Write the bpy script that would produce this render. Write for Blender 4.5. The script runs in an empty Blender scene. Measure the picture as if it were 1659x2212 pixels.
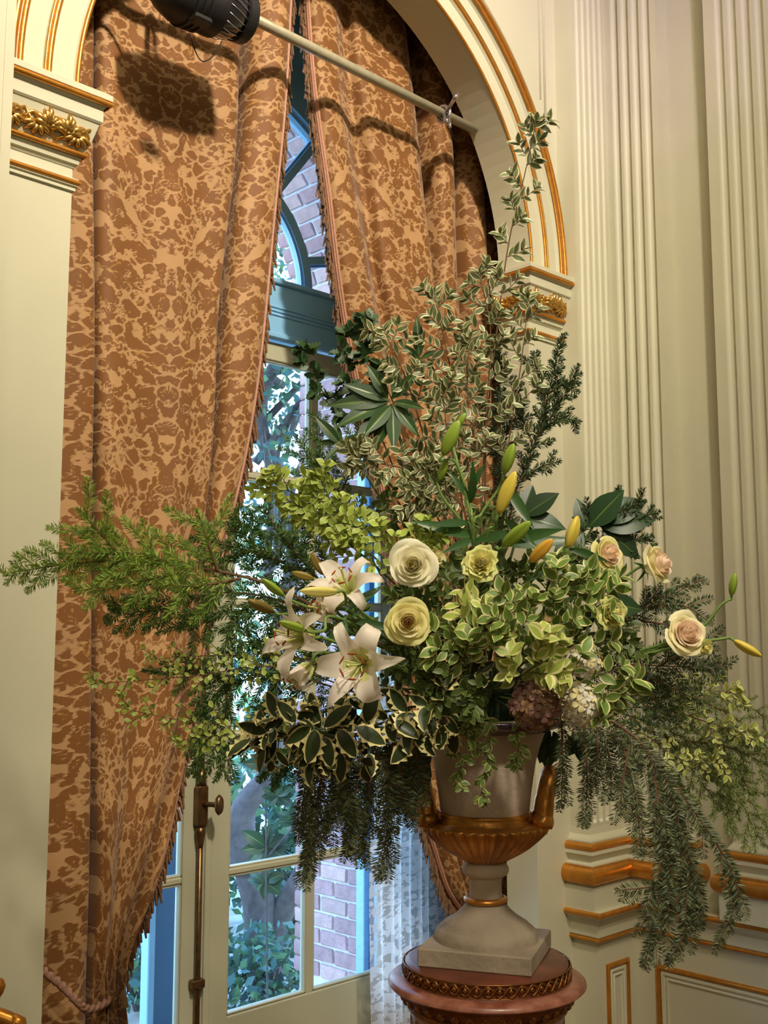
import bpy, bmesh, math, random
import numpy as np
from mathutils import Vector, Matrix
random.seed(7); rng = np.random.default_rng(11)
R = math.radians; PI = math.pi
COL = bpy.context.scene.collection
SC = bpy.context.scene

# ------------------------------------------------------------------ camera
FPX = 2350.0; YAW = R(45.6); PIT = math.atan(289 / 2350.0)
CAM = Vector((0, -3.0, 1.6))
c_r = Vector((math.sin(YAW), -math.cos(YAW), 0))
c_f = Vector((math.cos(YAW) * math.cos(PIT), math.sin(YAW) * math.cos(PIT), math.sin(PIT)))
c_u = c_r.cross(c_f)
cam = bpy.data.cameras.new('camera'); co = bpy.data.objects.new('camera', cam); COL.objects.link(co)
cam.sensor_fit = 'VERTICAL'; cam.sensor_height = 24; cam.lens = 24 * FPX / 2212
co.matrix_world = Matrix.Translation(CAM) @ Matrix((c_r, c_u, -c_f)).transposed().to_4x4()
cam.clip_end = 200; SC.camera = co

def ray(px, py): return c_f + c_r * ((px - 829.5) / FPX) + c_u * ((1106 - py) / FPX)
def at(px, py, d): return CAM + ray(px, py) * d
def onY(px, py, Y): v = ray(px, py); return CAM + v * ((Y - CAM.y) / v.y)
def onX(px, py, X): v = ray(px, py); return CAM + v * ((X - CAM.x) / v.x)
def cdir(a, b, c): return (c_r * a + c_u * b - c_f * c).normalized()   # right, up, towards the viewer

# ------------------------------------------------------------------ world, lights, exposure
SC.view_settings.view_transform = 'Standard'; SC.view_settings.look = 'None'
SC.view_settings.gamma = 1; SC.view_settings.use_curve_mapping = False
SC.view_settings.exposure = 0.0
W = bpy.data.worlds.new('sky'); SC.world = W; W.use_nodes = True
nt = W.node_tree; bgn = nt.nodes['Background']
tc = nt.nodes.new('ShaderNodeTexCoord'); sx = nt.nodes.new('ShaderNodeSeparateXYZ'); cr = nt.nodes.new('ShaderNodeValToRGB')
nt.links.new(tc.outputs['Generated'], sx.inputs[0]); nt.links.new(sx.outputs['Z'], cr.inputs[0]); nt.links.new(cr.outputs[0], bgn.inputs[0])
cr.color_ramp.elements[0].position = 0.0; cr.color_ramp.elements[0].color = (0.62, 0.84, 1.0, 1)
cr.color_ramp.elements[1].position = 0.7; cr.color_ramp.elements[1].color = (0.22, 0.50, 1.0, 1)
bgn.inputs[1].default_value = 8.0

def light(kind, name, loc, target, energy, color, size=0.5, **kw):
    l = bpy.data.lights.new(name, kind); l.energy = energy; l.color = color
    if kind == 'AREA': l.shape = 'DISK'; l.size = size
    if kind == 'SPOT': l.shadow_soft_size = size; l.spot_size = kw.get('spot', R(60)); l.spot_blend = kw.get('blend', .5)
    if kind == 'SUN': l.angle = size
    o = bpy.data.objects.new(name, l); COL.objects.link(o); o.location = loc
    d = (Vector(target) - Vector(loc)).normalized(); o.rotation_euler = d.to_track_quat('-Z', 'Y').to_euler()
    return o
WARM = (1.0, 0.87, 0.67)
light('SPOT', 'key_spot', (1.3, -3.8, 6.2), (2.55, 0, 3.7), 1750, (1.0, 0.88, 0.72), .14, spot=R(60), blend=1.0)
light('SPOT', 'flower_spot', (0.5, -3.9, 4.4), (2.05, -1.35, 1.75), 430, (1.0, 0.89, 0.70), .12, spot=R(35), blend=.9)
light('AREA', 'unseen_ambient_area', (0.8, -3.6, 6.6), (1.5, -2.2, 0), 135, WARM, 2.4)  # unseen area lamp, added for warm ambient in place of chandeliers
light('AREA', 'fill_light', (-1.5, -4.8, 3.6), (2.4, -.8, 1.4), 26, (1.0, .90, .70), 1.6)
light('SPOT', 'purple_spot', (0.2, -5.5, 6.2), (4.4, -.3, 5.2), 1000, (0.78, 0.58, 1.0), .15, spot=R(28), blend=1.0)
light('SUN', 'sun', (0, -8, 12), (1.8, 0.6, 5.5), 26.0, (0.80, 0.90, 1.0), R(1.0))

# ------------------------------------------------------------------ helpers
def lin(c):
    return tuple((x / 255 / 12.92) if x / 255 <= .04045 else ((x / 255 + .055) / 1.055) ** 2.4 for x in c)
MATS = {}
def M(name, rgb, rough=.5, metal=0., noise=None, bump=None, rnd=0., trans=0., coat=0., alpha=None, rgb2=None, spec=None):
    if name in MATS: return MATS[name]
    m = bpy.data.materials.new(name); m.use_nodes = True; N = m.node_tree.nodes; L = m.node_tree.links
    b = N['Principled BSDF']; out = N['Material Output']
    c = (*lin(rgb), 1); b.inputs['Base Color'].default_value = c
    b.inputs['Roughness'].default_value = rough; b.inputs['Metallic'].default_value = metal
    if spec is not None: b.inputs['Specular IOR Level'].default_value = spec
    if coat: b.inputs['Coat Weight'].default_value = coat; b.inputs['Coat Roughness'].default_value = .15
    src = None
    if noise:
        tcn = N.new('ShaderNodeTexCoord'); nz = N.new('ShaderNodeTexNoise'); nz.inputs['Scale'].default_value = noise[0]; nz.inputs['Detail'].default_value = 5
        L.new(tcn.outputs['Object'], nz.inputs['Vector'])
        rp = N.new('ShaderNodeValToRGB'); c2 = (*lin(rgb2), 1) if rgb2 else tuple(x * (1 - noise[1]) for x in c[:3]) + (1,)
        rp.color_ramp.elements[0].position = .35; rp.color_ramp.elements[1].position = .65
        rp.color_ramp.elements[0].color = c2; rp.color_ramp.elements[1].color = c
        L.new(nz.outputs['Fac'], rp.inputs[0]); src = rp.outputs[0]
    if rnd:
        oi = N.new('ShaderNodeObjectInfo'); hs = N.new('ShaderNodeHueSaturation')
        mr = N.new('ShaderNodeMapRange'); mr.inputs['To Min'].default_value = 1 - rnd; mr.inputs['To Max'].default_value = 1 + rnd
        L.new(oi.outputs['Random'], mr.inputs['Value']); L.new(mr.outputs[0], hs.inputs['Value'])
        if src: L.new(src, hs.inputs['Color'])
        else: hs.inputs['Color'].default_value = c
        src = hs.outputs[0]
    if src: L.new(src, b.inputs['Base Color'])
    if bump:
        tcn = N.new('ShaderNodeTexCoord'); nz = N.new('ShaderNodeTexNoise'); nz.inputs['Scale'].default_value = bump[0]; nz.inputs['Detail'].default_value = 4
        bp = N.new('ShaderNodeBump'); bp.inputs['Strength'].default_value = bump[1]; bp.inputs['Distance'].default_value = .01
        L.new(tcn.outputs['Object'], nz.inputs['Vector']); L.new(nz.outputs['Fac'], bp.inputs['Height']); L.new(bp.outputs[0], b.inputs['Normal'])
    if trans:
        t = N.new('ShaderNodeBsdfTranslucent'); t.inputs[0].default_value = c
        if src: L.new(src, t.inputs[0])
        mx = N.new('ShaderNodeMixShader'); mx.inputs[0].default_value = trans
        L.new(b.outputs[0], mx.inputs[1]); L.new(t.outputs[0], mx.inputs[2]); L.new(mx.outputs[0], out.inputs[0])
    MATS[name] = m; return m

def setp(o, label=None, cat=None, group=None, kind=None):
    if label: o['label'] = label
    if cat: o['category'] = cat
    if group: o['group'] = group
    if kind: o['kind'] = kind
    return o
def empty(name, loc, label, cat, group=None):
    o = bpy.data.objects.new(name, None); COL.objects.link(o); o.location = Vector(loc); o.empty_display_size = .05
    return setp(o, label, cat, group)
def mesh(name, V, F, mats, midx=None, smooth=False):
    me = bpy.data.meshes.new(name)
    V = [tuple(v) for v in V]
    me.from_pydata(V, [], [tuple(f) for f in F])
    for m in (mats if isinstance(mats, (list, tuple)) else [mats]): me.materials.append(m)
    if midx is not None: me.polygons.foreach_set('material_index', list(midx))
    if smooth: me.polygons.foreach_set('use_smooth', [True] * len(me.polygons))
    me.update(); return me
def link(name, me, parent=None, mat=None):
    o = bpy.data.objects.new(name, me); COL.objects.link(o)
    if parent is not None: o.parent = parent
    if mat is not None: o.matrix_basis = mat
    return o
class B:
    """collects geometry in world coordinates"""
    def __init__(s): s.V = []; s.F = []; s.I = []
    def add(s, V, F, mi=0):
        n = len(s.V); s.V += [Vector(v) for v in V]; s.F += [tuple(i + n for i in f) for f in F]; s.I += [mi] * len(F); return s
    def box(s, a, b, mi=0):
        x0, y0, z0 = [min(a[i], b[i]) for i in range(3)]; x1, y1, z1 = [max(a[i], b[i]) for i in range(3)]
        return s.add([(x0,y0,z0),(x1,y0,z0),(x1,y1,z0),(x0,y1,z0),(x0,y0,z1),(x1,y0,z1),(x1,y1,z1),(x0,y1,z1)],
              [(0,3,2,1),(4,5,6,7),(0,1,5,4),(1,2,6,5),(2,3,7,6),(3,0,4,7)], mi)
    def bbox(s, a, b, bv=.004, mi=0):      # bevelled box
        bm = bmesh.new(); bmesh.ops.create_cube(bm, size=1)
        c = [(a[i] + b[i]) / 2 for i in range(3)]; d = [abs(b[i] - a[i]) for i in range(3)]
        for v in bm.verts: v.co = Vector((c[i] + v.co[i] * d[i] for i in range(3)))
        bmesh.ops.bevel(bm, geom=bm.edges[:], offset=min(bv, min(d) * .4), segments=1, affect='EDGES')
        bm.verts.index_update(); s.add([v.co.copy() for v in bm.verts], [[v.index for v in f.verts] for f in bm.faces], mi); bm.free(); return s
    def tube(s, pts, rad, n=6, mi=0, cap=True):
        pts = [Vector(p) for p in pts]; k = len(pts)
        if not hasattr(rad, '__len__'): rad = [rad] * k
        base = len(s.V); up = None
        for i, p in enumerate(pts):
            t = (pts[min(i + 1, k - 1)] - pts[max(i - 1, 0)])
            t = t.normalized() if t.length > 1e-9 else Vector((0, 0, 1))
            if up is None: up = t.orthogonal().normalized()
            up = (up - t * up.dot(t)); up = up.normalized() if up.length > 1e-6 else t.orthogonal().normalized()
            w = t.cross(up)
            for j in range(n):
                a = 2 * PI * j / n; s.V.append(p + (up * math.cos(a) + w * math.sin(a)) * rad[i])
        for i in range(k - 1):
            for j in range(n):
                a = base + i * n + j; b_ = base + i * n + (j + 1) % n; s.F.append((a, b_, b_ + n, a + n)); s.I.append(mi)
        if cap:
            s.F.append(tuple(base + j for j in range(n))[::-1]); s.I.append(mi)
            s.F.append(tuple(base + (k - 1) * n + j for j in range(n))); s.I.append(mi)
        return s
    def lathe(s, prof, n=48, c=(0, 0, 0), fn=None, mi=0):
        base = len(s.V); k = len(prof); c = Vector(c)
        for i, (r, z) in enumerate(prof):
            for j in range(n):
                a = 2 * PI * j / n; rr = fn(r, z, a) if fn else r
                s.V.append(c + Vector((rr * math.cos(a), rr * math.sin(a), z)))
        for i in range(k - 1):
            for j in range(n):
                a = base + i * n + j; b_ = base + i * n + (j + 1) % n; s.F.append((a, b_, b_ + n, a + n)); s.I.append(mi)
        return s
    def sweep(s, prof, path, mi=0, closed=False):
        """prof [(out,z)], path [(x,y)] in plan; out is to the right of travel; mitred"""
        base = len(s.V); P = [Vector((p[0], p[1])) for p in path]; k = len(P); m = len(prof)
        for i in range(k):
            d0 = (P[i] - P[i - 1]).normalized() if i > 0 else None; d1 = (P[i + 1] - P[i]).normalized() if i < k - 1 else None
            if d0 is None: d0 = d1
            if d1 is None: d1 = d0
            n0 = Vector((d0.y, -d0.x)); n1 = Vector((d1.y, -d1.x)); b_ = (n0 + n1); b_ = b_ / max(b_.length_squared / 2, .2) if b_.length > 1e-6 else n0
            for (o_, z) in prof: s.V.append(Vector((P[i].x + b_.x * o_, P[i].y + b_.y * o_, z)))
        for i in range(k - 1):
            for j in range(m - 1):
                a = base + i * m + j; s.F.append((a, a + m, a + m + 1, a + 1)); s.I.append(mi)
        return s
    def mesh(s, name, mats, smooth=False, org=None):
        if org is not None: o = Vector(org); V = [v - o for v in s.V]
        else: V = s.V
        return mesh(name, V, s.F, mats, s.I, smooth)
    def obj(s, name, mats, parent=None, smooth=False, kind=None, label=None, cat=None, group=None, autosm=None):
        org = parent.matrix_basis.translation if parent is not None else None
        if parent is not None and parent.parent is not None: org = org + parent.parent.matrix_basis.translation
        me = s.mesh(name, mats, smooth, org); o = link(name, me, parent)
        if autosm:
            try: me.set_sharp_from_angle(angle=R(autosm))
            except Exception: pass
        return setp(o, label, cat, group, kind)
def crom(P, n=8):
    P = [Vector(p) for p in P]
    if len(P) < 3: 
        return [P[0].lerp(P[-1], i / n) for i in range(n + 1)]
    Q = [P[0] * 2 - P[1]] + P + [P[-1] * 2 - P[-2]]; out = []
    for i in range(1, len(Q) - 2):
        p0, p1, p2, p3 = Q[i - 1:i + 3]
        for k in range(n):
            t = k / n
            out.append(.5 * ((2 * p1) + (p2 - p0) * t + (2 * p0 - 5 * p1 + 4 * p2 - p3) * t * t + (3 * p1 - p0 - 3 * p2 + p3) * t ** 3))
    out.append(P[-1]); return out
def frame(o, y, z):
    """matrix with local Y along y, local Z near z"""
    y = y.normalized(); x = y.cross(z)
    if x.length < 1e-5: x = y.orthogonal()
    x.normalize(); z = x.cross(y)
    m = Matrix((x, y, z)).transposed().to_4x4(); m.translation = o; return m
def zframe(o, z, roll=0):
    q = z.normalized().to_track_quat('Z', 'Y').to_matrix().to_4x4(); m = q @ Matrix.Rotation(roll, 4, 'Z'); m.translation = o; return m
def rnd(a, b): return random.uniform(a, b)

# ------------------------------------------------------------------ materials
paint = M('sage_paint', (196, 192, 164), .5, noise=(3, .05), bump=(60, .03))
paint_up = paint
gilt = M('gilt', (214, 146, 58), .32, .75, noise=(25, .2), bump=(80, .08))
giltbright = M('bright_gilt', (226, 178, 92), .28, .85, noise=(40, .25))
frame_daylit = M('daylit_frame_blue', (132, 184, 220), .4)  # blue of daylight on fanlight and transom, put into the frame colour
door_paint = M('door_paint', (176, 174, 146), .45, bump=(70, .03))
brass = M('aged_brass', (128, 96, 62), .35, .85, noise=(30, .4))
dark = M('dark_gap', (18, 16, 14), .8)
FLOOR = -.3

# ------------------------------------------------------------------ structure
AX, AZ, AR = 2.72, 3.33, 1.145          # arch centre and radius
XL, XR = AX - AR, AX + AR
WT = .17; CEIL = 6.9
def S(o, name=None): o['kind'] = 'structure'; return o
b = B(); b.box((-3.2, -7.2, FLOOR - .1), (4.9, .98, FLOOR)); S(b.obj('floor', M('parquet', (120, 82, 50), .35, noise=(8, .4))))
b = B(); b.box((-3.2, -7.2, CEIL), (6.2, 1.6, CEIL + .1)); S(b.obj('ceiling', M('ceiling_paint', (225, 220, 205), .8)))
b = B(); b.box((-3.1, -7.2, FLOOR), (-3, .98, CEIL)); S(b.obj('wall_left', paint))
b = B(); b.box((-3.1, -7.2, FLOOR), (4.9, -7.1, CEIL)); S(b.obj('wall_back', paint))
b = B(); b.box((4.495, -7.2, FLOOR), (4.65, .98, CEIL)); S(b.obj('wall_right', paint))
# arch wall
b = B(); b.box((-3.1, 0, FLOOR), (XL, WT, AZ)); b.box((XR, 0, FLOOR), (4.5, WT, AZ))
n = 64; V = []; F = []
ang = [PI * i / n for i in range(n + 1)]
for a in ang:
    x = AX + AR * math.cos(a); z = AZ + AR * math.sin(a)
    t = a / PI; 
    # outer rectangle point
    ex = AX + 1.9 * math.cos(a) * 3; 
    V += [(x, 0, z), (x, WT, z)]
for a in ang:
    c, s_ = math.cos(a), math.sin(a)
    k = min((1.78 / c) if c > 1e-6 else 1e9, (5.82 / -c) if c < -1e-6 else 1e9, ((CEIL - AZ) / s_) if s_ > 1e-6 else 1e9)
    V += [(AX + k * c, 0, AZ + k * s_), (AX + k * c, WT, AZ + k * s_)]
m2 = 2 * (n + 1)
for i in range(n):
    a = 2 * i; F += [(a, a + 1, a + 3, a + 2), (a, a + 2, m2 + a + 2, m2 + a), (a + 1, m2 + a + 1, m2 + a + 3, a + 3)]
b.add(V, F)
b.box((-3.1, 0, 6.0), (4.5, WT, CEIL)); b.box((-3.1, 0, AZ), (-1.0, WT, 6.2)) ; b.box((4.38, .001, AZ), (4.5, WT, 6.2))
b.add([(4.5, 0, AZ), (4.5, 0, CEIL), (4.38, 0, CEIL), (4.38, 0, AZ)], [(0, 1, 2, 3)])
arch_wall = S(b.obj('wall_front', paint))
# bay behind the arch
b = B(); b.box((1.16, WT, FLOOR), (1.2, .86, 4.95)); b.box((4.24, WT, FLOOR), (4.28, .86, 4.95)); b.box((1.16, WT, 4.9), (4.28, .86, 4.95))
S(b.obj('wall_alcove', paint))

# archivolt bands: profile (radius offset, projection)
def arc_sweep(bb, prof, a0=0., a1=PI, n=72, mi=0, y0=0.):
    base = len(bb.V); m = len(prof)
    for i in range(n + 1):
        a = a0 + (a1 - a0) * i / n
        for (r_, p_) in prof: bb.V.append(Vector((AX + (AR + r_) * math.cos(a), y0 - p_, AZ + (AR + r_) * math.sin(a))))
    for i in range(n):
        for j in range(m - 1):
            q = base + i * m + j; bb.F.append((q, q + 1, q + m + 1, q + m)); bb.I.append(mi)
b = B()
arc_sweep(b, [(0, 0), (0, .022), (.012, .022), (.018, .014), (.09, .014), (.096, .026), (.12, .030), (.126, .022), (.19, .022), (.2, .04), (.245, .046), (.252, .0)])
arch_trim = S(b.obj('trim_1', paint, smooth=True, autosm=30))
def bead(rc, w, p, h, y0=0.):
    return [(rc + w * math.cos(t), p + h * math.sin(t)) for t in [PI * k / 8 for k in range(8, -1, -1)]]
for (rc, w, p) in ((.006, .008, .02), (.106, .010, .026), (.206, .010, .040), (.232, .012, .043)):
    b = B(); arc_sweep(b, bead(rc, w, p, w)); b.obj('gilt_bead', gilt, arch_trim, smooth=True)
b = B(); arc_sweep(b, bead(.119, .005, .028, .006)); b.obj('gilt_bead', giltbright, arch_trim, smooth=True)
# spandrel panel moulding lines
b = B()
b.tube([(4.02, -.002, 4.05), (4.02, -.002, 6.0)], .006, 6); b.tube([(3.985, -.002, 4.2), (3.985, -.002, 6.0)], .004, 6)
pts = [(AX + 1.47 * math.cos(t), -.002, AZ + 1.47 * math.sin(t)) for t in np.linspace(R(29), R(90), 30)]
b.tube(pts, .006, 6); S(b.obj('trim_2', paint, smooth=True))

# imposts (capitals of the arch piers)
imp_white = [(0, 3.325), (0.0748, 3.325), (0.0850, 3.318), (0.0850, 3.300), (0.0799, 3.298), (0.0748, 3.284), (0.0680, 3.278), (0.0646, 3.272), (0.0646, 3.232), (0.0595, 3.226), (0.0561, 3.224), (0.0510, 3.205), (0.0391, 3.165), (0.0289, 3.138), (0.0221, 3.126), (0.0187, 3.108), (0.0153, 3.106), (0.0136, 3.092), (0.0085, 3.090), (0.0017, 3.080)]
imp_ast = [(0.0, 3.044), (.014, 3.044), (.014, 3.02), (.008, 3.016), (.008, 3.006), (0, 3.004)]
def scroll_relief(p0, p1, zt, zb, o_top, o_bot, nrm, parent, L):
    """acanthus scrolls carved on the bell between the top and bottom of a capital"""
    p0 = Vector(p0); p1 = Vector(p1); dr = (p1 - p0); ln = dr.length; dr.normalize(); nrm = Vector(nrm)
    def q(s, h, lift=.004):
        o_ = o_bot + (o_top - o_bot) * (max(h, 0) ** 1.6)
        v = p0 + dr * s + nrm * (o_ + lift); v.z = zb + (zt - zb) * h; return v
    cnt = max(1, int(round(ln / .098))); pitch = ln / cnt; H = zt - zb
    for k in range(cnt):
        s0 = pitch * (k + .5); bb = B(); sg = 1 if k % 2 == 0 else -1
        pts = []
        for i in range(24):
            a = i / 23 * 2.4 * PI; rr = .030 * (1 - i / 26); pts.append(q(s0 + sg * (.020 + math.cos(a) * rr), .42 + math.sin(a) * rr / H, .008))
        bb.tube(pts, [.0075 * (1 - .4 * i / 23) for i in range(24)], 5)
        for j in range(9):
            a = R(10 + j * 20); L0 = .050 + .010 * math.sin(j * 2.1)
            pts = [q(s0 + sg * (-.022 + math.cos(a) * L0 * t), .38 + math.sin(a) * L0 * t / H, .005 + .016 * math.sin(t * PI)) for t in (0, .35, .7, 1)]
            bb.tube(pts, [.004, .0115, .010, .003], 6)
        for j in range(6):
            a = R(-175 + j * 32); pts = [q(s0 + sg * (.01 + math.cos(a) * .055 * t), .40 + math.sin(a) * .034 * t / H, .004 + .012 * math.sin(t * PI)) for t in (0, .4, .75, 1)]
            bb.tube(pts, [.004, .010, .008, .003], 6)
        bb.tube([q(s0 - pitch * .5, .12 if sg > 0 else .75, .006), q(s0 - pitch * .2, .3, .010), q(s0 + pitch * .2, .55, .010), q(s0 + pitch * .5, .75 if sg > 0 else .12, .006)], [.005, .007, .007, .005], 6)
        bb.obj('acanthus_scroll', giltbright, parent, smooth=True)
def impost(path, nm, sides):
    bb = B(); bb.sweep(imp_white, path); bb.sweep(imp_ast, path)
    # top cover
    o = S(bb.obj(nm, paint, smooth=False))
    for (oo, z, r_) in ((.078, 3.290, .0095), (.025, 3.122, .0085), (.013, 3.032, .0085)):
        g = B(); prof = [(oo + r_ * math.cos(t), z + r_ * math.sin(t)) for t in np.linspace(PI / 2, -PI / 2, 8)]
        g.sweep(prof, path); g.obj('gilt_bead', gilt, o, smooth=True, autosm=50)
    for (p0, p1, nrm) in sides: scroll_relief(p0, p1, 3.224, 3.130, .054, .026, nrm, o, 0)
    # blocking on top
    return o
# out is to the right of travel (travel -x on the front face gives out = +y?) -> chosen so that out faces the room
il = impost([(1.33, 0), (XL, 0), (XL, WT)], 'trim_3', [((1.28, 0, 0), (XL + .03, 0, 0), (0, -1, 0))])
ir = impost([(XR, WT), (XR, 0), (4.11, 0)], 'trim_4', [((XR - .04, 0, 0), (4.09, 0, 0), (0, -1, 0)), ((XR, WT, 0), (XR, 0, 0), (-1, 0, 0))])
for (xa, xb) in ((1.33, XL + .078), (XR - .078, 4.11)):
    b = B(); b.box((xa, -.078, 3.30), (xb, WT if xa > 2 else WT, 3.324)); b.obj('impost_top', paint, il if xa < 2 else ir)

# fluted pilasters -----------------------------------------------------------
def fluted(p0, p1, nrm, flutes, r_, zb, ztop, zlow):
    """p0->p1 bottom line; flutes list of centre distances; grooves with round ends at zb"""
    p0 = Vector(p0); p1 = Vector(p1); d = (p1 - p0); ln = d.length; d.normalize(); nrm = Vector(nrm)
    us = {0.0, ln}
    for c in flutes:
        for k in range(-6, 7): us.add(round(min(ln, max(0, c + r_ * math.sin(k / 6 * PI / 2) * 1.0)), 6))
        us.add(round(c - r_ * 1.12, 6)); us.add(round(c + r_ * 1.12, 6))
    us = sorted(u for u in us if 0 <= u <= ln)
    zs = [zlow] + [zb + r_ * (1 - math.cos(k / 6 * PI / 2)) for k in range(7)] + [ztop]
    zs = [zlow, zb - .004] + zs[1:]
    V = []; F = []
    for z in zs:
        for u in us:
            dep = 0
            for c in flutes:
                du = abs(u - c)
                if du < r_ and z > zb - .0005:
                    dz = max(0, (zb + r_) - z); q2 = r_ * r_ - du * du - dz * dz
                    if q2 > 0: dep = math.sqrt(q2) * .85
            v = p0 + d * u - nrm * dep; v.z = z; V.append(v)
    m = len(us)
    for i in range(len(zs) - 1):
        for j in range(m - 1):
            a = i * m + j; F.append((a, a + 1, a + m + 1, a + m))
    return V, F
XP = 4.11; XB = 4.395; YP = -.10
# corner pilaster
ZSH = .735
b = B()
b.add([(XP, 0, ZSH), (XP, YP, ZSH), (XP, YP, CEIL), (XP, 0, CEIL)], [(0, 1, 2, 3)])
V, F = fluted((XP, YP, 0), (XB, YP, 0), (0, -1, 0), [.045 + .049 * k for k in range(5)], .0175, .815, CEIL, ZSH); b.add(V, F)
V, F = fluted((XB, YP, 0), (XB, -.39, 0), (-1, 0, 0), [.055 + .0595 * k for k in range(4)], .0225, .815, CEIL, ZSH); b.add(V, F)
b.add([(XB, -.39, ZSH), (4.495, -.39, ZSH), (4.495, -.39, CEIL), (XB, -.39, CEIL)], [(0, 1, 2, 3)])
corner = S(b.obj('trim_5', paint, smooth=True, autosm=35))
# apophyge and base mouldings
path = [(XP, .0), (XP, YP), (XB, YP), (XB, -.39), (4.495, -.39)]
base_prof = [(0, .80), (.004, .77), (.018, .752), (.022, .744), (.022, .742), (.022, .722), (.038, .722), (.042, .69), (.034, .68), (.024, .668), (.020, .66), (.030, .650), (.045, .648), (.045, .56), (.052, .552), (.052, .455)]
def base_mould(path, parent):
    g = B(); g.sweep(base_prof, path); g.obj('base_moulding', paint, parent)
    for (oo, z, r_, sc) in ((.030, .722, .018, 1.0), (.046, .604, .040, .8)):
        g = B(); prof = [(oo + r_ * sc * math.cos(t), z + r_ * math.sin(t)) for t in np.linspace(PI / 2, -PI / 2, 12)]
        g.sweep(prof, path); g.obj('gilt_torus', gilt, parent, smooth=True, autosm=50)
base_mould(path, corner)
# second pilaster
Y2 = -.64
b = B()
b.add([(4.495, Y2, ZSH), (XB, Y2, ZSH), (XB, Y2, CEIL), (4.495, Y2, CEIL)], [(0, 1, 2, 3)])
V, F = fluted((XB, Y2, 0), (XB, Y2 - .70, 0), (-1, 0, 0), [.075 + .0645 * k for k in range(9)], .0235, .815, CEIL, ZSH); b.add(V, F)
b.add([(XB, Y2 - .70, ZSH), (4.495, Y2 - .70, ZSH), (4.495, Y2 - .70, CEIL), (XB, Y2 - .70, CEIL)], [(0, 1, 2, 3)])
pil2 = S(b.obj('trim_6', paint, smooth=True, autosm=35))
base_mould([(4.495, Y2), (XB, Y2), (XB, Y2 - .70), (4.495, Y2 - .70)], pil2)
# left pilaster beyond the arch
b = B(); V, F = fluted((1.05, YP, 0), (1.325, YP, 0), (0, -1, 0), [.05 + .0585 * k for k in range(4)], .02, .815, CEIL, FLOOR); b.add(V, F)
b.box((1.05, -.098, FLOOR), (1.325, 0, CEIL)); S(b.obj('trim_7', paint, smooth=True, autosm=35))
# dado: corner pedestal and right wall dado
XD = 4.42
dpath = [(XP, 0), (XP, -.13), (XD, -.13), (XD, -7.0)]
cap_prof = [(0.0, .458), (.052, .458), (.058, .45), (.058, .43), (.046, .425), (.040, .41), (.030, .398), (.026, .392), (.026, .345), (.020, .338), (.020, .325), (0, .32), (0, FLOOR)]
b = B(); b.sweep([(-.1, .458)] + cap_prof, dpath); dado = S(b.obj('trim_8', paint))
for (oo, z, r_) in ((.052, .444, .013), (.018, .331, .009)):
    g = B(); g.sweep([(oo + r_ * math.cos(t), z + r_ * math.sin(t)) for t in np.linspace(PI / 2, -PI / 2, 8)], dpath); g.obj('gilt_bead', gilt, dado, smooth=True, autosm=50)
g = B(); g.sweep([(.018, .375), (.026, .371), (.018, .366)], dpath); g.obj('fillet', paint, dado)
# plinth ledge closing between dado face and shafts
def panel(plane, a0, a1, z0, z1, parent):
    """moulded rectangle: plane ('x',X) or ('y',Y)"""
    def P(a, z, o_):
        return (plane[1] - o_, a, z) if plane[0] == 'x' else (a, plane[1] - o_, z)
    def ring(bb, ins, w, prof_h, mi=0):
        # mitred frame with half-round section
        secs = [(ins + w * (0.5 - .5 * math.cos(t)), prof_h * math.sin(t)) for t in np.linspace(0, PI, 7)]
        sg = 1 if a1 > a0 else -1
        base = len(bb.V); m = len(secs)
        for (ca, cz, da, dz) in ((a0, z0, sg, 1), (a1, z0, -sg, 1), (a1, z1, -sg, -1), (a0, z1, sg, -1)):
            for (i_, h_) in secs: bb.V.append(Vector(P(ca + da * i_, cz + dz * i_, h_)))
        for c in range(4):
            for j in range(m - 1):
                q = base + c * m + j; q2 = base + ((c + 1) % 4) * m + j; bb.F.append((q, q2, q2 + 1, q + 1)); bb.I.append(mi)
    g = B(); ring(g, 0, .022, .014); g.obj('gilt_frame', gilt, parent, smooth=True, autosm=50)
    g = B(); ring(g, .024, .02, .009); ring(g, .05, .012, .008); g.obj('panel_moulding', paint, parent, smooth=True, autosm=50)
panel(('y', -.13), 4.17, 4.345, -.25, .215, dado)
panel(('x', XD), -.225, -1.9, -.25, .19, dado)

# ------------------------------------------------------------------ door wall with french doors and fanlight
DY = .83
b = B()
b.box((1.16, DY - .02, FLOOR), (AX - 1.09, DY + .13, 3.0)); b.box((AX + 1.09, DY - .02, FLOOR), (4.28, DY + .13, 3.0))
# arched opening above doors, radius 1.02
V = []; F = []; n = 48; R1 = 1.02; ZC = 3.27
for i in range(n + 1):
    a = PI * i / n; c, s_ = math.cos(a), math.sin(a)
    k = min(1.56 / abs(c) if abs(c) > 1e-6 else 1e9, 1.66 / s_ if s_ > 1e-6 else 1e9)
    for yy in (DY - .02, DY + .13): V += [(AX + R1 * c, yy, ZC + R1 * s_), (AX + k * c, yy, ZC + k * s_)]
for i in range(n):
    a = 4 * i; F += [(a, a + 1, a + 5, a + 4), (a + 2, a + 6, a + 7, a + 3), (a, a + 4, a + 6, a + 2)]
b.add(V, F); b.box((1.16, DY - .02, 3.0), (AX - R1, DY + .13, ZC)); b.box((AX + R1, DY - .02, 3.0), (4.28, DY + .13, ZC))
S(b.obj('wall_window', frame_daylit))
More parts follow.
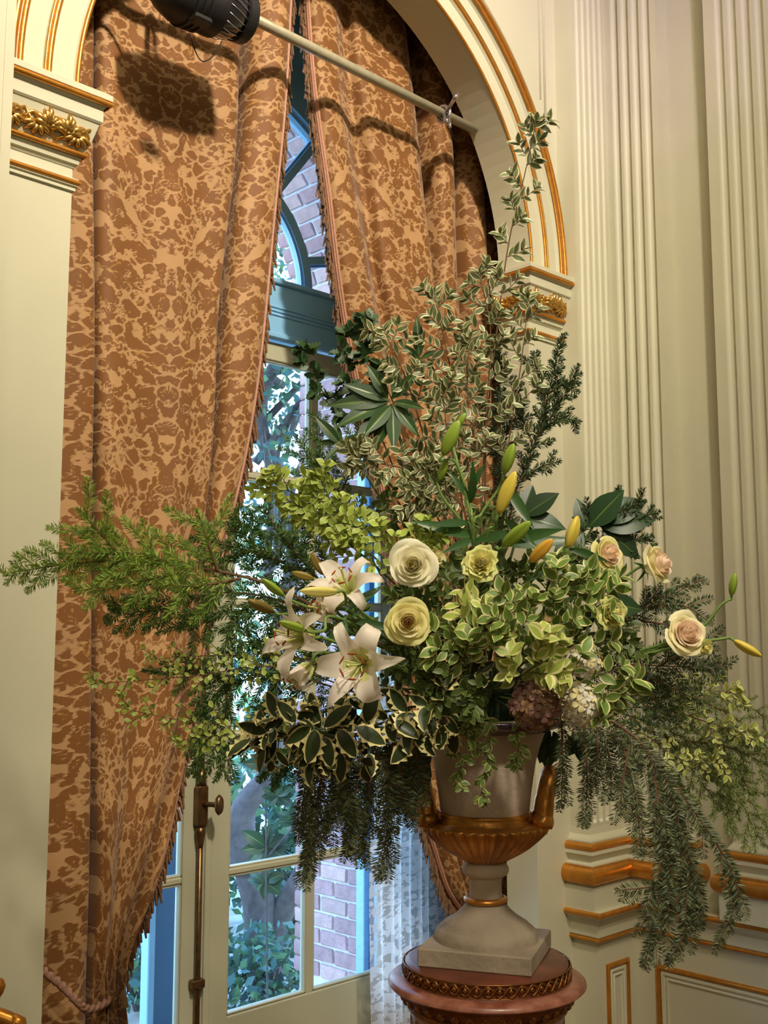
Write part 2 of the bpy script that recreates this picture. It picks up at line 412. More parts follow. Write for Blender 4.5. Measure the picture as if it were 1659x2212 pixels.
# transom
b = B(); b.bbox((AX - 1.09, DY - .03, 3.005), (AX + 1.09, DY + .10, 3.27), .005); b.bbox((AX - 1.09, DY - .045, 3.25), (AX + 1.09, DY + .10, 3.275), .005)
for z in (3.10, 3.118, 3.136): b.bbox((AX - 1.09, DY - .036, z), (AX + 1.09, DY, z + .009), .002)
b.bbox((AX - 1.09, DY - .04, 2.995), (AX + 1.09, DY, 3.02), .004)
S(b.obj('trim_9', frame_daylit))
def glassmat():
    m = bpy.data.materials.new('window_glass'); m.use_nodes = True; N = m.node_tree.nodes; L = m.node_tree.links
    N.remove(N['Principled BSDF']); t = N.new('ShaderNodeBsdfTransparent'); g = N.new('ShaderNodeBsdfGlossy'); g.inputs['Roughness'].default_value = .02
    t.inputs[0].default_value = (.93, .97, 1, 1)
    fr = N.new('ShaderNodeFresnel'); fr.inputs[0].default_value = 1.35; mx = N.new('ShaderNodeMixShader')
    L.new(fr.outputs[0], mx.inputs[0]); L.new(t.outputs[0], mx.inputs[1]); L.new(g.outputs[0], mx.inputs[2]); L.new(mx.outputs[0], N['Material Output'].inputs[0]); return m
glass = glassmat()
def door(nm, x0, x1, stL, stR):
    root = S(B().bbox((x0, DY, FLOOR + .01), (x0 + stL, DY + .05, 2.985), .004).bbox((x1 - stR, DY, FLOOR + .01), (x1, DY + .05, 2.985), .004).obj(nm, door_paint))
    g0, g1 = x0 + stL, x1 - stR; zs = [.088 + .566 * k for k in range(6)]
    B().bbox((g0, DY, FLOOR + .01), (g1, DY + .05, .075), .004).obj('bottom_rail', door_paint, root)
    B().bbox((g0, DY, zs[5] - .02), (g1, DY + .05, 2.985), .004).obj('top_rail', door_paint, root)
    for k in range(1, 5): B().bbox((g0, DY + .002, zs[k] - .014), (g1, DY + .045, zs[k] + .014), .006).obj('muntin', door_paint, root)
    gm = (g0 + g1) / 2
    B().bbox((gm - .02, DY + .003, .07), (gm + .02, DY + .044, zs[5]), .006).obj('muntin', door_paint, root)
    for k in range(5):
        for (a, c) in ((g0, gm - .02), (gm + .02, g1)):
            z0 = zs[k] + (.014 if k else -.01); z1 = zs[k + 1] - (.014 if k < 4 else .02)
            pn_ = B().box((a, DY + .026, z0), (c, DY + .030, z1)).obj('pane', glass, root)
            g = B()
            for (p, q) in (((a, z0), (a + .008, z1)), ((c - .008, z0), (c, z1)), ((a, z0), (c, z0 + .008)), ((a, z1 - .008), (c, z1))):
                g.bbox((p[0], DY + .008, p[1]), (q[0], DY + .042, q[1]), .002)
            g.obj('glazing_bead', door_paint, pn_)
    return root
d1 = door('door_1', AX - 1.085, 2.700, .10, .092)
d2 = door('door_2', 2.708, AX + 1.085, .134, .06)
B().bbox((2.712, DY - .012, FLOOR + .02), (2.742, DY + .01, 2.97), .004).obj('astragal', door_paint, d2)
# fanlight
fan = B()
def ring2(bb, r0, r1, y0, y1, a0=0, a1=PI, n=48, cx=AX, cz=ZC):
    base = len(bb.V)
    for i in range(n + 1):
        a = a0 + (a1 - a0) * i / n
        for (r_, y) in ((r0, y0), (r1, y0), (r1, y1), (r0, y1)): bb.V.append(Vector((cx + r_ * math.cos(a), y, cz + r_ * math.sin(a))))
    for i in range(n):
        q = base + 4 * i
        for j in range(4): bb.F.append((q + j, q + (j + 1) % 4, q + 4 + (j + 1) % 4, q + 4 + j)); bb.I.append(0)
ring2(fan, .955, 1.03, DY - .03, DY + .06); ring2(fan, .94, .96, DY, DY + .05)
fw = S(fan.obj('window_1', frame_daylit))
g = B(); ring2(g, .50, .548, DY - .005, DY + .05); ring2(g, .488, .502, DY + .005, DY + .04); g.obj('ring_muntin', frame_daylit, fw)
for k in range(1, 6):
    a = R(16 + (k - 1) * 37); d = Vector((math.cos(a), 0, math.sin(a))); w = Vector((-math.sin(a), 0, math.cos(a)))
    g = B(); c = Vector((AX, 0, ZC))
    def bar(r0, r1, hw, y0, y1):
        p = [c + d * r0 - w * hw, c + d * r1 - w * hw, c + d * r1 + w * hw, c + d * r0 + w * hw]
        g.add([(v.x, y0, v.z) for v in p] + [(v.x, y1, v.z) for v in p], [(0, 1, 2, 3), (7, 6, 5, 4), (0, 4, 5, 1), (1, 5, 6, 2), (2, 6, 7, 3), (3, 7, 4, 0)])
    bar(.54, .97, .017, DY + .0, DY + .05); bar(.54, .97, .026, DY + .02, DY + .04); g.obj('muntin', frame_daylit, fw)
g = B(); n = 40
g.add([(AX, DY + .03, ZC)] + [(AX + .5 * math.cos(PI * i / n), DY + .03, ZC + .5 * math.sin(PI * i / n)) for i in range(n + 1)], [(0, i + 1, i + 2) for i in range(n)]); g.obj('pane', glass, fw)
A_ = [0, 16, 53, 90, 127, 164, 180]
for k in range(6):
    g = B(); ring2(g, .545, .96, DY + .028, DY + .032, R(A_[k]), R(A_[k + 1]), 8); g.obj('pane', glass, fw)
# cremone bolt
cb = empty('cremone_bolt', (2.674, DY - .03, FLOOR + .05), 'long aged brass cremone bolt on the meeting edge of the glazed doors', 'door bolt')
B().tube([(2.674, DY - .022, FLOOR + .05), (2.674, DY - .022, .90)], .0115, 10).obj('rod', brass, cb, smooth=True)
B().tube([(2.674, DY - .022, 1.02), (2.674, DY - .022, 2.9)], .0115, 10).obj('rod', brass, cb, smooth=True)
g = B(); g.bbox((2.650, DY - .045, .865), (2.700, DY, 1.03), .008); lock = g.obj('lock_case', brass, cb)
g = B(); g.lathe([(0, .865), (.018, .862), (.022, .84), (.016, .80), (.013, .78), (.0, .778)], 14, (2.674, DY - .022, 0)); g.obj('ferrule', brass, cb, smooth=True); B().lathe([(.0, 1.10), (.013, 1.10), (.018, 1.06), (.022, 1.03), (0, 1.03)], 14, (2.674, DY - .022, 0)).obj('ferrule', brass, cb, smooth=True)
kn = B(); kc = Vector((2.705, DY - .105, .955))
kn.tube([(2.675, DY - .04, .955), (2.690, DY - .075, .955), tuple(kc)], [.012, .010, .012], 10)
prof = [(0, -.012), (.026, -.010), (.034, 0), (.026, .012), (.010, .016), (0, .017)]
mm = zframe(kc, Vector((.45, -.9, 0)))
kb = B().lathe(prof, 20); kn.add([mm @ Vector((v.x * .75, v.y * 1.25, v.z)) for v in kb.V], kb.F); kn.obj('oval_knob', brass, lock, smooth=True)
for z in (.245, 1.78, 2.6):
    B().bbox((2.644, DY - .038, z - .018), (2.704, DY, z + .018), .005).obj('guide', brass, cb)
for k in range(12): B().tube([(2.685, DY - .024, 1.06 + .03 * k), (2.698, DY - .03, 1.06 + .03 * k)], .004, 6).obj('rack_tooth', brass, cb)
# outer storm doors behind the glass
blue = M('blue_storm_paint', (70, 104, 140), .45)
lblue = M('daylit_stile_edge', (150, 190, 220), .45)  # lit side edge of each stile, its light put into a paler blue
SY = 1.02
b = B(); 
b.bbox((2.605, SY, FLOOR), (2.72, SY + .05, 3.2), .004); b.bbox((AX - 1.12, SY, FLOOR), (AX - .98, SY + .05, 3.2), .004); b.bbox((3.83, SY, FLOOR), (3.98, SY + .05, 3.2), .004)
b.bbox((AX - 1.1, SY, 3.0), (AX + 1.2, SY + .05, 3.2), .004); b.bbox((AX - 1.1, SY, FLOOR), (AX + 1.2, SY + .05, FLOOR + .3), .004)
sd = S(b.obj('door_3', blue))
b = B(); b.bbox((2.575, SY - .004, FLOOR), (2.608, SY + .055, 3.2), .004); b.bbox((3.795, SY - .004, FLOOR), (3.832, SY + .055, 3.2), .004); b.obj('edge_trim', lblue, sd)  # paler strips stand for the daylit stile edges

# brick reveal outside
XBR = 3.95; BY0, BY1 = 1.10, 1.70
mortar = M('lime_mortar', (205, 200, 205), .9, bump=(60, .4), noise=(20, .15))
brickm = [M('brick_red', (172, 134, 134), .85, noise=(14, .25), bump=(50, .5), rnd=.15), M('brick_pale', (190, 154, 148), .85, noise=(14, .2), bump=(50, .5), rnd=.15)]
b = B(); b.box((XBR + .012, BY0, FLOOR - .4), (XBR + .5, BY1 - .01, ZC + .0))
# outer leaf of wall beside and above (only what the openings can show)
base = len(b.V); n = 40
for i in range(n + 1):
    a = PI * i / n
    for (r_, y) in ((XBR + .012 - AX, BY0), (XBR + .5 - AX, BY0), (XBR + .5 - AX, BY1 - .01), (XBR + .012 - AX, BY1 - .01)): b.V.append(Vector((AX + r_ * math.cos(a), y, ZC + r_ * math.sin(a))))
for i in range(n):
    q = base + 4 * i
    for j in range(4): b.F.append((q + j, q + (j + 1) % 4, q + 4 + (j + 1) % 4, q + 4 + j)); b.I.append(0)
ow = S(b.obj('wall_outside', mortar))
bl, bh, bt = .205, .074, .07
meb = []
for v in range(3):
    bb = B().bbox((-bl / 2, -bt / 2, -bh / 2), (bl / 2, bt / 2, bh / 2), .007)
    for q in bb.V: q += Vector((rnd(-.003, .003), rnd(-.002, .002), rnd(-.003, .003)))
    meb.append(bb.mesh('brick', brickm[v % 2]))
mhalf = [mesh('brick', [(v.co.x * .46, v.co.y, v.co.z) for v in m_.vertices], [p.vertices for p in m_.polygons], m_.materials[0]) for m_ in meb]
cnt = 0
def putbrick(M_, half=False):
    global cnt
    o = link('brick', random.choice(mhalf if half else meb), ow, M_); cnt += 1
def course(place, odd):
    y = BY0
    if odd: place(y + .047, True); y += .094 + .011
    while y < BY1 - .03:
        if y + bl > BY1 + .02: place(y + .047, True); y += .105
        else: place(y + bl / 2, False); y += bl + .011
R90 = Matrix.Rotation(PI / 2, 4, 'Z')
for i in range(int((ZC + .1) / .085) + 1):
    z = -.1 + .085 * i
    course(lambda yc, h: putbrick(Matrix.Translation((XBR + .035 + rnd(-.002, .002), yc, z)) @ R90, h), i % 2)
rr = XBR - AX + .035
for i in range(20):
    a = .085 / (XBR - AX) * (i + .75)
    course(lambda yc, h: putbrick(Matrix.Translation((AX + rr * math.cos(a), yc, ZC + rr * math.sin(a))) @ Matrix.Rotation(-a, 4, 'Y') @ R90, h), i % 2)

# ------------------------------------------------------------------ garden outside
b = B(); b.add([(-4, BY0 + .0, FLOOR - .35), (40, BY0, FLOOR - .35), (40, 40, FLOOR - .35), (-4, 40, FLOOR - .35)], [(0, 1, 2, 3)])
setp(b.obj('garden_ground', M('leaf_litter', (176, 172, 160), .9, noise=(5, .5), bump=(20, .6))), kind='structure')
bark = M('bark', (92, 84, 84), .9, noise=(18, .4), bump=(40, .6))
def leafcloud(name, blobs, n, size, mats, parent=None, lab=None, cat=None, aspect=.5):
    bb_V = []; F = []; I = []
    for (c, rad) in blobs:
        c = np.array(c); rad = np.array(rad)
        k = int(n * (rad[0] * rad[1] * rad[2]) ** (1 / 3) / sum((q[1][0] * q[1][1] * q[1][2]) ** (1 / 3) for q in blobs))
        d = rng.normal(size=(k, 3)); d /= np.linalg.norm(d, axis=1)[:, None]; p = c + d * rad * (rng.random((k, 1)) ** .45)
        u = rng.normal(size=(k, 3)); u /= np.linalg.norm(u, axis=1)[:, None]; w = np.cross(u, rng.normal(size=(k, 3))); w /= np.linalg.norm(w, axis=1)[:, None]
        s_ = size * (.6 + .8 * rng.random((k, 1))); base = sum(len(x) for x in bb_V)
        q = np.stack([p - u * s_, p + w * s_ * aspect, p + u * s_, p - w * s_ * aspect], 1).reshape(-1, 3)
        bb_V.append(q); F += [(base + 4 * i, base + 4 * i + 1, base + 4 * i + 2, base + 4 * i + 3) for i in range(k)]; I += list(rng.integers(0, len(mats), k))
    V = np.concatenate(bb_V)
    if parent is not None: V = V - np.array(parent.location)
    o = link(name, mesh(name, V.tolist(), F, mats, I), parent); setp(o, lab, cat, kind='stuff' ); return o
gl = [M('garden_leaf_dark', (52, 84, 62), .6, trans=.3), M('garden_leaf_mid', (84, 122, 80), .6, trans=.3), M('garden_leaf_blue', (70, 108, 104), .6, trans=.3)]
def gp(px, py, d): return at(px, py, d)
tr = empty('garden_tree', (gp(585, 2200, 7.5).x, gp(585, 2200, 7.5).y, FLOOR - .35), 'forked garden tree with smooth grey trunk outside the glass doors', 'tree')
g = B()
g.tube(crom([gp(585, 2330, 7.5), gp(575, 2100, 7.5), gp(560, 1950, 7.5), gp(535, 1860, 7.5)], 5), [.17, .16, .15, .15, .145, .14, .14, .135, .13, .12, .12, .12, .12, .12, .11, .11], 12)
g.tube(crom([gp(535, 1880, 7.5), gp(520, 1800, 7.5), gp(530, 1740, 7.5), gp(575, 1680, 7.5), gp(600, 1600, 7.4), gp(590, 1450, 7.3)], 5), [.12 - .003 * k for k in range(26)], 10)
g.obj('trunk', bark, tr, smooth=True)
g = B(); g.tube(crom([gp(575, 2100, 7.5), gp(600, 1990, 7.5), gp(650, 1900, 7.5), gp(690, 1800, 7.5), gp(740, 1650, 7.5)], 5), [.10 - .002 * k for k in range(21)], 10); g.obj('limb', bark, tr, smooth=True)
g = B(); g.tube(crom([gp(590, 1450, 7.3), gp(640, 1150, 7.3), gp(560, 900, 7.2), gp(640, 700, 7)], 6), [.08 - .0025 * k for k in range(19)], 8)
for k in range(14):
    p = gp(560 + rnd(-30, 60), 900 + rnd(-180, 400), 7.2); q = p + Vector((rnd(-1, 1), rnd(-.6, .6), rnd(.1, .9))); g.tube([p, p.lerp(q, .5) + Vector((0, 0, .08)), q], [.03, .02, .008], 5)
g.obj('limb', bark, tr, smooth=True)
leafcloud('leaves', [(tuple(gp(640, 1010, 7)), (1.0, .8, .55)), (tuple(gp(560, 900, 7.6)), (.9, .9, .35)), (tuple(gp(690, 760, 7.2)), (.8, .8, .35)), (tuple(gp(600, 1150, 8)), (.9, .8, .3)), (tuple(gp(560, 560, 8)), (.7, .7, .25))], 3000, .036, gl, tr)
# bushes
def bush(pt, rad, n, lab, size=.06):
    base = Vector((pt.x, pt.y, FLOOR - .35)); e = empty('garden_bush', base, lab, 'bush')
    g = B()
    for k in range(6): g.tube([base + Vector((rnd(-.05, .05), rnd(-.05, .05), 0)), base + Vector((rnd(-.3, .3) * rad[0], rnd(-.3, .3), rad[2] * 1.2))], [.018, .008], 5)
    g.obj('stem', bark, e); leafcloud('leaves', [((base.x, base.y, base.z + rad[2]), rad)], n, size, gl, e)
bush(gp(640, 2050, 8.5), (.8, .6, .75), 1500, 'dense dark green bush behind the forked tree trunk outside')
bush(gp(330, 2050, 8.8), (.8, .7, .8), 1300, 'low garden bush seen through the left glass door')
bush(gp(720, 1750, 14), (2.0, 1.0, 1.2), 500, 'bluish green shrub mass deep in the garden on the right', .12)
bush(gp(520, 1500, 17), (2.4, 1.2, 2.2), 420, 'tall far shrub behind the garden tree', .14)
bush(gp(560, 2200, 6.6), (.5, .4, .28), 900, 'low undergrowth in front of the forked trunk', .04)
bush(gp(300, 2200, 6.8), (.5, .4, .3), 700, 'low undergrowth seen at the bottom of the left glass door', .04)
# magnolia like sapling in front of the trunk
sp = gp(580, 2100, 6.2); e = empty('garden_sapling', (sp.x, sp.y, FLOOR - .35), 'slender sapling with whorls of broad leaves beyond the right glass door', 'sapling')
g = B(); g.tube([(sp.x, sp.y, FLOOR - .35), gp(575, 1800, 6.2), gp(572, 1640, 6.2)], [.007, .006, .004], 6); g.tube([gp(578, 1850, 6.2), gp(640, 1780, 6.2)], [.008, .005], 5); g.obj('stem', bark, e)

# ------------------------------------------------------------------ damask pattern field
def A4(cx, cy, r): return ((811 - cx) / 3.858, cy / 3.858 + 220, r / 3.858)
def A1(cx, cy, r): return ((690 - cx) / 2, cy / 2 - 380, r / 2)
ST = []   # (points, serration amp, serration count)
LN = []   # light lines
def st(f, pts, ser=0., k=0): ST.append(([f(*p) for p in pts], ser, k))
def ln(f, pts, w=1.1): LN.append([(f(*p, 0)[0], f(*p, 0)[1], w) for p in pts])
st(A4, [(240,60,30),(330,110,75),(450,140,95),(560,190,45),(620,225,8)], .22, 9); ln(A4, [(220,110),(400,140),(530,190)]); ln(A4, [(330,120),(420,60)]); ln(A4, [(340,130),(420,220)])
st(A4, [(240,280,20),(290,350,70),(320,440,80),(330,540,30)], .2, 7); ln(A4, [(240,260),(270,380),(300,470)])
st(A4, [(740,10,30),(745,70,34),(730,120,40)], .15, 3); st(A4, [(790,20,16),(795,120,22),(780,190,10)], 0); ln(A4, [(740,0),(735,140)])
st(A4, [(660,30,30),(690,80,28)], 0)
st(A4, [(735,225,28),(728,290,52),(725,370,42),(710,430,6)]); ln(A4, [(740,250),(715,420)])
st(A4, [(440,440,32),(500,410,58),(560,430,40),(600,400,16)], .15, 5); ln(A4, [(480,435),(540,440),(560,480)])
st(A4, [(630,390,28),(640,470,62),(665,560,62),(690,620,34)], .06, 4); ln(A4, [(640,470),(660,600)]); ln(A4, [(690,500),(670,600)])
st(A4, [(790,460,30),(760,520,36),(770,590,14)]); st(A4, [(700,655,12),(760,660,26),(800,640,14)])
st(A4, [(500,560,36),(520,640,46),(590,700,34),(640,680,14)]); st(A4, [(360,600,22),(420,620,34),(440,570,14)])
st(A4, [(225,560,22),(250,640,40),(330,700,26),(400,740,20),(450,720,8)], .2, 6)
st(A4, [(460,560,10),(400,520,14),(330,540,8)])
st(A4, [(250,780,16),(300,800,14),(360,770,6)])
st(A4, [(540,760,24),(640,740,16),(720,770,34),(780,830,16)], .2, 5); ln(A4, [(600,745),(700,770),(750,850)])
st(A4, [(290,900,34),(370,860,70),(470,850,60),(560,880,76),(640,960,60),(660,990,10)], .1, 8)
st(A4, [(270,980,40),(310,1080,52),(420,1100,50),(470,1020,30)], 0)
st(A4, [(560,960,80),(620,1060,86),(650,1160,72),(640,1260,60),(600,1330,24),(565,1380,8)], .18, 10)
st(A4, [(240,1050,30),(260,1150,62),(330,1200,80),(430,1210,52),(500,1240,24)], .2, 8)
st(A4, [(560,1130,36),(490,1130,34)], 0)
st(A4, [(250,1230,20),(340,1290,20),(370,1380,24),(350,1440,12)]); st(A4, [(470,1290,28),(480,1340,20),(450,1400,10)])
st(A4, [(225,1390,28),(290,1400,18),(370,1420,10)]); st(A4, [(380,1370,16),(430,1350,20),(480,1370,8)])
st(A4, [(770,1320,26),(785,1330,28)], 0); st(A4, [(780,1440,22),(800,1450,26)]); st(A4, [(700,1350,14),(720,1440,12),(750,1510,8)])
st(A4, [(610,1470,20),(612,1470,20)], .3, 2); st(A4, [(700,1600,28),(702,1600,28)], .3, 2); st(A4, [(650,1540,16),(652,1540,16)])
st(A4, [(740,1020,20),(770,1040,26),(775,980,12)]); st(A4, [(740,1120,12),(780,1190,14),(800,1170,12)])
st(A4, [(222,1450,28),(330,1475,40),(470,1530,46),(560,1585,38),(625,1605,14)], .05, 4); ln(A4, [(222,1500),(340,1490),(440,1530),(470,1600)])
st(A4, [(230,1570,34),(240,1640,54),(300,1660,40),(310,1580,22)], 0); st(A4, [(360,1600,22),(370,1680,40),(420,1650,24),(440,1590,12)]); st(A4, [(270,1720,60),(260,1800,46),(270,1850,16)], 0)
ln(A4, [(262,1820),(290,1740),(380,1640)]); ln(A4, [(290,1680),(300,1580),(330,1560),(340,1600)])
# repeat above (from the higher part of the hanging)
st(A1, [(590,705,10),(640,700,14),(672,740,16),(665,800,26),(650,860,22),(600,920,16),(545,950,6)], .12, 8); ln(A1, [(640,740),(655,800),(620,880)])
st(A1, [(400,700,14),(420,760,30),(470,800,22),(500,850,14)], .15, 5); st(A1, [(470,650,16),(450,700,16),(440,740,18)])
st(A1, [(530,780,24),(560,830,24),(550,880,16),(520,940,10)]); st(A1, [(420,880,16),(460,900,14),(470,850,10)])
for k in range(6):
    a = k * PI / 3; st(A1, [(625 + 12 * math.cos(a), 990 + 12 * math.sin(a), 6), (625 + 34 * math.cos(a), 990 + 34 * math.sin(a), 13)])
st(A1, [(385,980,26),(440,990,44),(480,1040,34),(540,1080,22),(600,1080,8)], .08, 4); ln(A1, [(430,990),(440,1060)])
st(A1, [(600,1060,10),(670,1050,22),(685,1100,16)]); st(A1, [(470,1150,26),(540,1150,34),(590,1170,20)], .15, 4); st(A1, [(400,1120,18),(420,1170,26),(400,1200,26)], .15, 4)
CIR = [A4(350,1000,40), A4(580,590,26), A4(640,490,13), A4(675,500,12), A4(700,540,12), A4(600,925,16)] + [A4(300+24*k, 1095+14*math.sin(k*.8), 8) for k in range(6)]
UW, VH = 153, 660
uu, vv = np.meshgrid(np.arange(UW + 1, dtype=float), np.arange(VH, dtype=float))
wu = 2.2 * np.sin(vv * 2 * PI / 66 + uu * .05) + 1.2 * np.sin(uu * .35 + vv * 2 * PI / 30); wv = 2.0 * np.sin(uu * .18 + vv * 2 * PI / 110)
U_ = uu + wu + 1.1 * np.sin(vv * 2 * PI / 11 + 2 * np.sin(uu * .3)); V_ = vv + wv + 1.1 * np.sin(uu * .52 + 2 * np.sin(vv * 2 * PI / 22))
def strokefield(strokes, U_, V_, two=False):
    out = np.full(U_.shape, 99.); sec = np.full(U_.shape, 99.)
    for pts, ser, kk in strokes:
        cur = np.full(U_.shape, 99.)
        acc = 0.; tot = sum(math.hypot(pts[i + 1][0] - pts[i][0], pts[i + 1][1] - pts[i][1]) for i in range(len(pts) - 1)) + 1e-6
        for i in range(len(pts) - 1):
            (x0, y0, r0), (x1, y1, r1) = pts[i], pts[i + 1]; dx, dy = x1 - x0, y1 - y0; L2 = dx * dx + dy * dy + 1e-9
            for off in (0, -VH, VH):
                if y0 + off > VH + 40 or y0 + off < -40: continue
                px_, py_ = U_ - x0, V_ - y0 - off; t = np.clip((px_ * dx + py_ * dy) / L2, 0, 1); d = np.hypot(px_ - t * dx, py_ - t * dy)
                rr = r0 + (r1 - r0) * t
                if ser:
                    s_ = (acc + t * math.sqrt(L2)) / tot; rr = rr * (1 + ser * np.sin(s_ * kk * 2 * PI + (np.sign(px_ * dy - py_ * dx)) * 1.3) + ser * .5 * np.sin(np.arctan2(py_ - t * dy, px_ - t * dx) * 7))
                cur = np.minimum(cur, d - rr)
            acc += math.sqrt(L2)
        sec = np.minimum(sec, np.maximum(out, cur)); out = np.minimum(out, cur)
    return (out, sec) if two else out
srng = np.random.default_rng(3)
for k in range(64):     # small leaves between the big motifs
    cx, cy, a_, L_ = srng.uniform(4, UW - 4), (k + .5) * VH / 64 + srng.uniform(-8, 8), srng.uniform(0, 6.28), srng.uniform(14, 30)
    ST.append(([(cx, cy, 1), (cx + math.cos(a_) * L_ * .5, cy + math.sin(a_) * L_ * .5, srng.uniform(4, 8)), (cx + math.cos(a_ + .7) * L_, cy + math.sin(a_ + .7) * L_, 1)], .28, 4))
blobf, blobs2 = strokefield(ST, U_, V_, True); linef = strokefield([(l, 0, 0) for l in LN], U_, V_)
# secondary fine scrolls filling the light ground
sc2 = np.sin(U_ * .16 + 2.2 * np.sin(V_ * 2 * PI / 165)) + np.sin(V_ * 2 * PI / 55 + 1.8 * np.sin(U_ * .09 + 1)) 
fill = np.where(blobf > 4.5, (.95 - np.abs(sc2)) * 0 + (1.15 - sc2) * 6, 9.)
fill = np.where(sc2 > 1.0, -(sc2 - 1.15) * 8, 9.); blob2 = np.maximum(blobf - 6.4, 2.0 - .5 * (blobs2 - blobf)); blob2 = np.minimum(blob2, np.maximum(fill, 8.2 - blobf))
inner = np.abs(blobf + 3.6) - .7        # fine outline inside the larger motifs
modul = np.sin(U_ * .11 + V_ * 2 * PI / 94); inner = np.where(modul > -.1, inner, 5)
for (cx, cy, r_) in CIR:
    d = np.hypot(U_ - cx, V_ - cy) - r_; blob2 = np.maximum(blob2, -d)
linef = np.minimum(linef, inner)
crng = np.random.default_rng(5)
for k in range(34):
    cx, cy = crng.uniform(6, UW - 6), (k + .5) * VH / 34 + crng.uniform(-5, 5); Rk = crng.uniform(9, 19); sgn = 1 if k % 2 else -1; ph0 = crng.uniform(0, 6.28)
    for off in (0, -VH, VH):
        dx_, dy_ = U_ - cx, V_ - cy - off; r_ = np.hypot(dx_, dy_); th = np.arctan2(dy_, dx_) * sgn + ph0
        pit = Rk / 1.7; f_ = (r_ - pit * (th % (2 * PI)) / (2 * PI)) / pit; d_ = np.abs(f_ - np.round(f_)) * pit - (.9 + 1.1 * r_ / Rk)
        d_ = np.where((r_ < Rk), d_, 9.); blob2 = np.where(d_ < 3, np.maximum(blob2, -d_), blob2)
# veined comb strokes
for k in range(60):
    cx, cy = crng.uniform(4, UW - 4), crng.uniform(0, VH); a_ = crng.uniform(0, 6.28); L_ = crng.uniform(10, 22)
    for j in range(4):
        aa = a_ + (j - 1.5) * .42; x1, y1 = cx + math.cos(aa) * L_, cy + math.sin(aa) * L_
        t_ = np.clip(((U_ - cx) * (x1 - cx) + (V_ - cy) * (y1 - cy)) / L_ ** 2, .15, 1); d_ = np.hypot(U_ - cx - t_ * (x1 - cx), V_ - cy - t_ * (y1 - cy)) - (.3 + 1.3 * t_)
        blob2 = np.where((d_ < 4) & (blobf < -1), np.maximum(blob2, -d_), blob2)
TILE_W = .32; TILE_H = 1.13
def sample(F_, u, v):
    u = np.abs(((u / TILE_W) + 1) % 2 - 1) * UW; v = (v / TILE_H % 1) * VH
    i = np.clip(u.astype(int), 0, UW - 1); fu = u - i; j = v.astype(int) % VH; fv = v - np.floor(v); j2 = (j + 1) % VH
    return (F_[j, i] * (1 - fu) + F_[j, i + 1] * fu) * (1 - fv) + (F_[j2, i] * (1 - fu) + F_[j2, i + 1] * fu) * fv

def damask_mat():
    m = bpy.data.materials.new('damask_velvet'); m.use_nodes = True; N = m.node_tree.nodes; L = m.node_tree.links; b_ = N['Principled BSDF']
    at_ = N.new('ShaderNodeAttribute'); at_.attribute_name = 'motif'; sp_ = N.new('ShaderNodeSeparateColor'); L.new(at_.outputs['Color'], sp_.inputs[0])
    def ramp(sock, lo, hi):
        r_ = N.new('ShaderNodeMapRange'); r_.inputs['From Min'].default_value = lo; r_.inputs['From Max'].default_value = hi; r_.clamp = True
        L.new(sock, r_.inputs['Value']); return r_.outputs[0]
    f1 = ramp(sp_.outputs['Red'], .46, .54); f2 = ramp(sp_.outputs['Green'], .46, .56)
    mx = N.new('ShaderNodeMix'); mx.data_type = 'RGBA'; L.new(f1, mx.inputs[0]); mx.inputs[6].default_value = (*lin((116, 70, 12)), 1); mx.inputs[7].default_value = (*lin((168, 128, 82)), 1)
    mx2 = N.new('ShaderNodeMix'); mx2.data_type = 'RGBA'; L.new(f2, mx2.inputs[0]); mx2.inputs[6].default_value = (*lin((160, 118, 58)), 1); L.new(mx.outputs[2], mx2.inputs[7])
    nz = N.new('ShaderNodeTexNoise'); nz.inputs['Scale'].default_value = 6; hs = N.new('ShaderNodeHueSaturation'); mr = N.new('ShaderNodeMapRange'); mr.inputs['To Min'].default_value = .8; mr.inputs['To Max'].default_value = 1.15
    tcn = N.new('ShaderNodeTexCoord'); L.new(tcn.outputs['Object'], nz.inputs['Vector']); L.new(nz.outputs['Fac'], mr.inputs['Value']); L.new(mr.outputs[0], hs.inputs['Value']); L.new(mx2.outputs[2], hs.inputs['Color'])
    L.new(hs.outputs[0], b_.inputs['Base Color']); b_.inputs['Roughness'].default_value = .7; b_.inputs['Sheen Weight'].default_value = .15
    bp = N.new('ShaderNodeBump'); bp.inputs['Strength'].default_value = .35; bp.inputs['Distance'].default_value = .004; bp.invert = True; L.new(f1, bp.inputs['Height']); L.new(bp.outputs[0], b_.inputs['Normal'])
    return m
damask = damask_mat()
pinkbraid = M('rose_braid', (180, 130, 104), .6, noise=(120, .25)); fringem = M('brown_fringe', (128, 92, 60), .8, rnd=.0, noise=(60, .5))

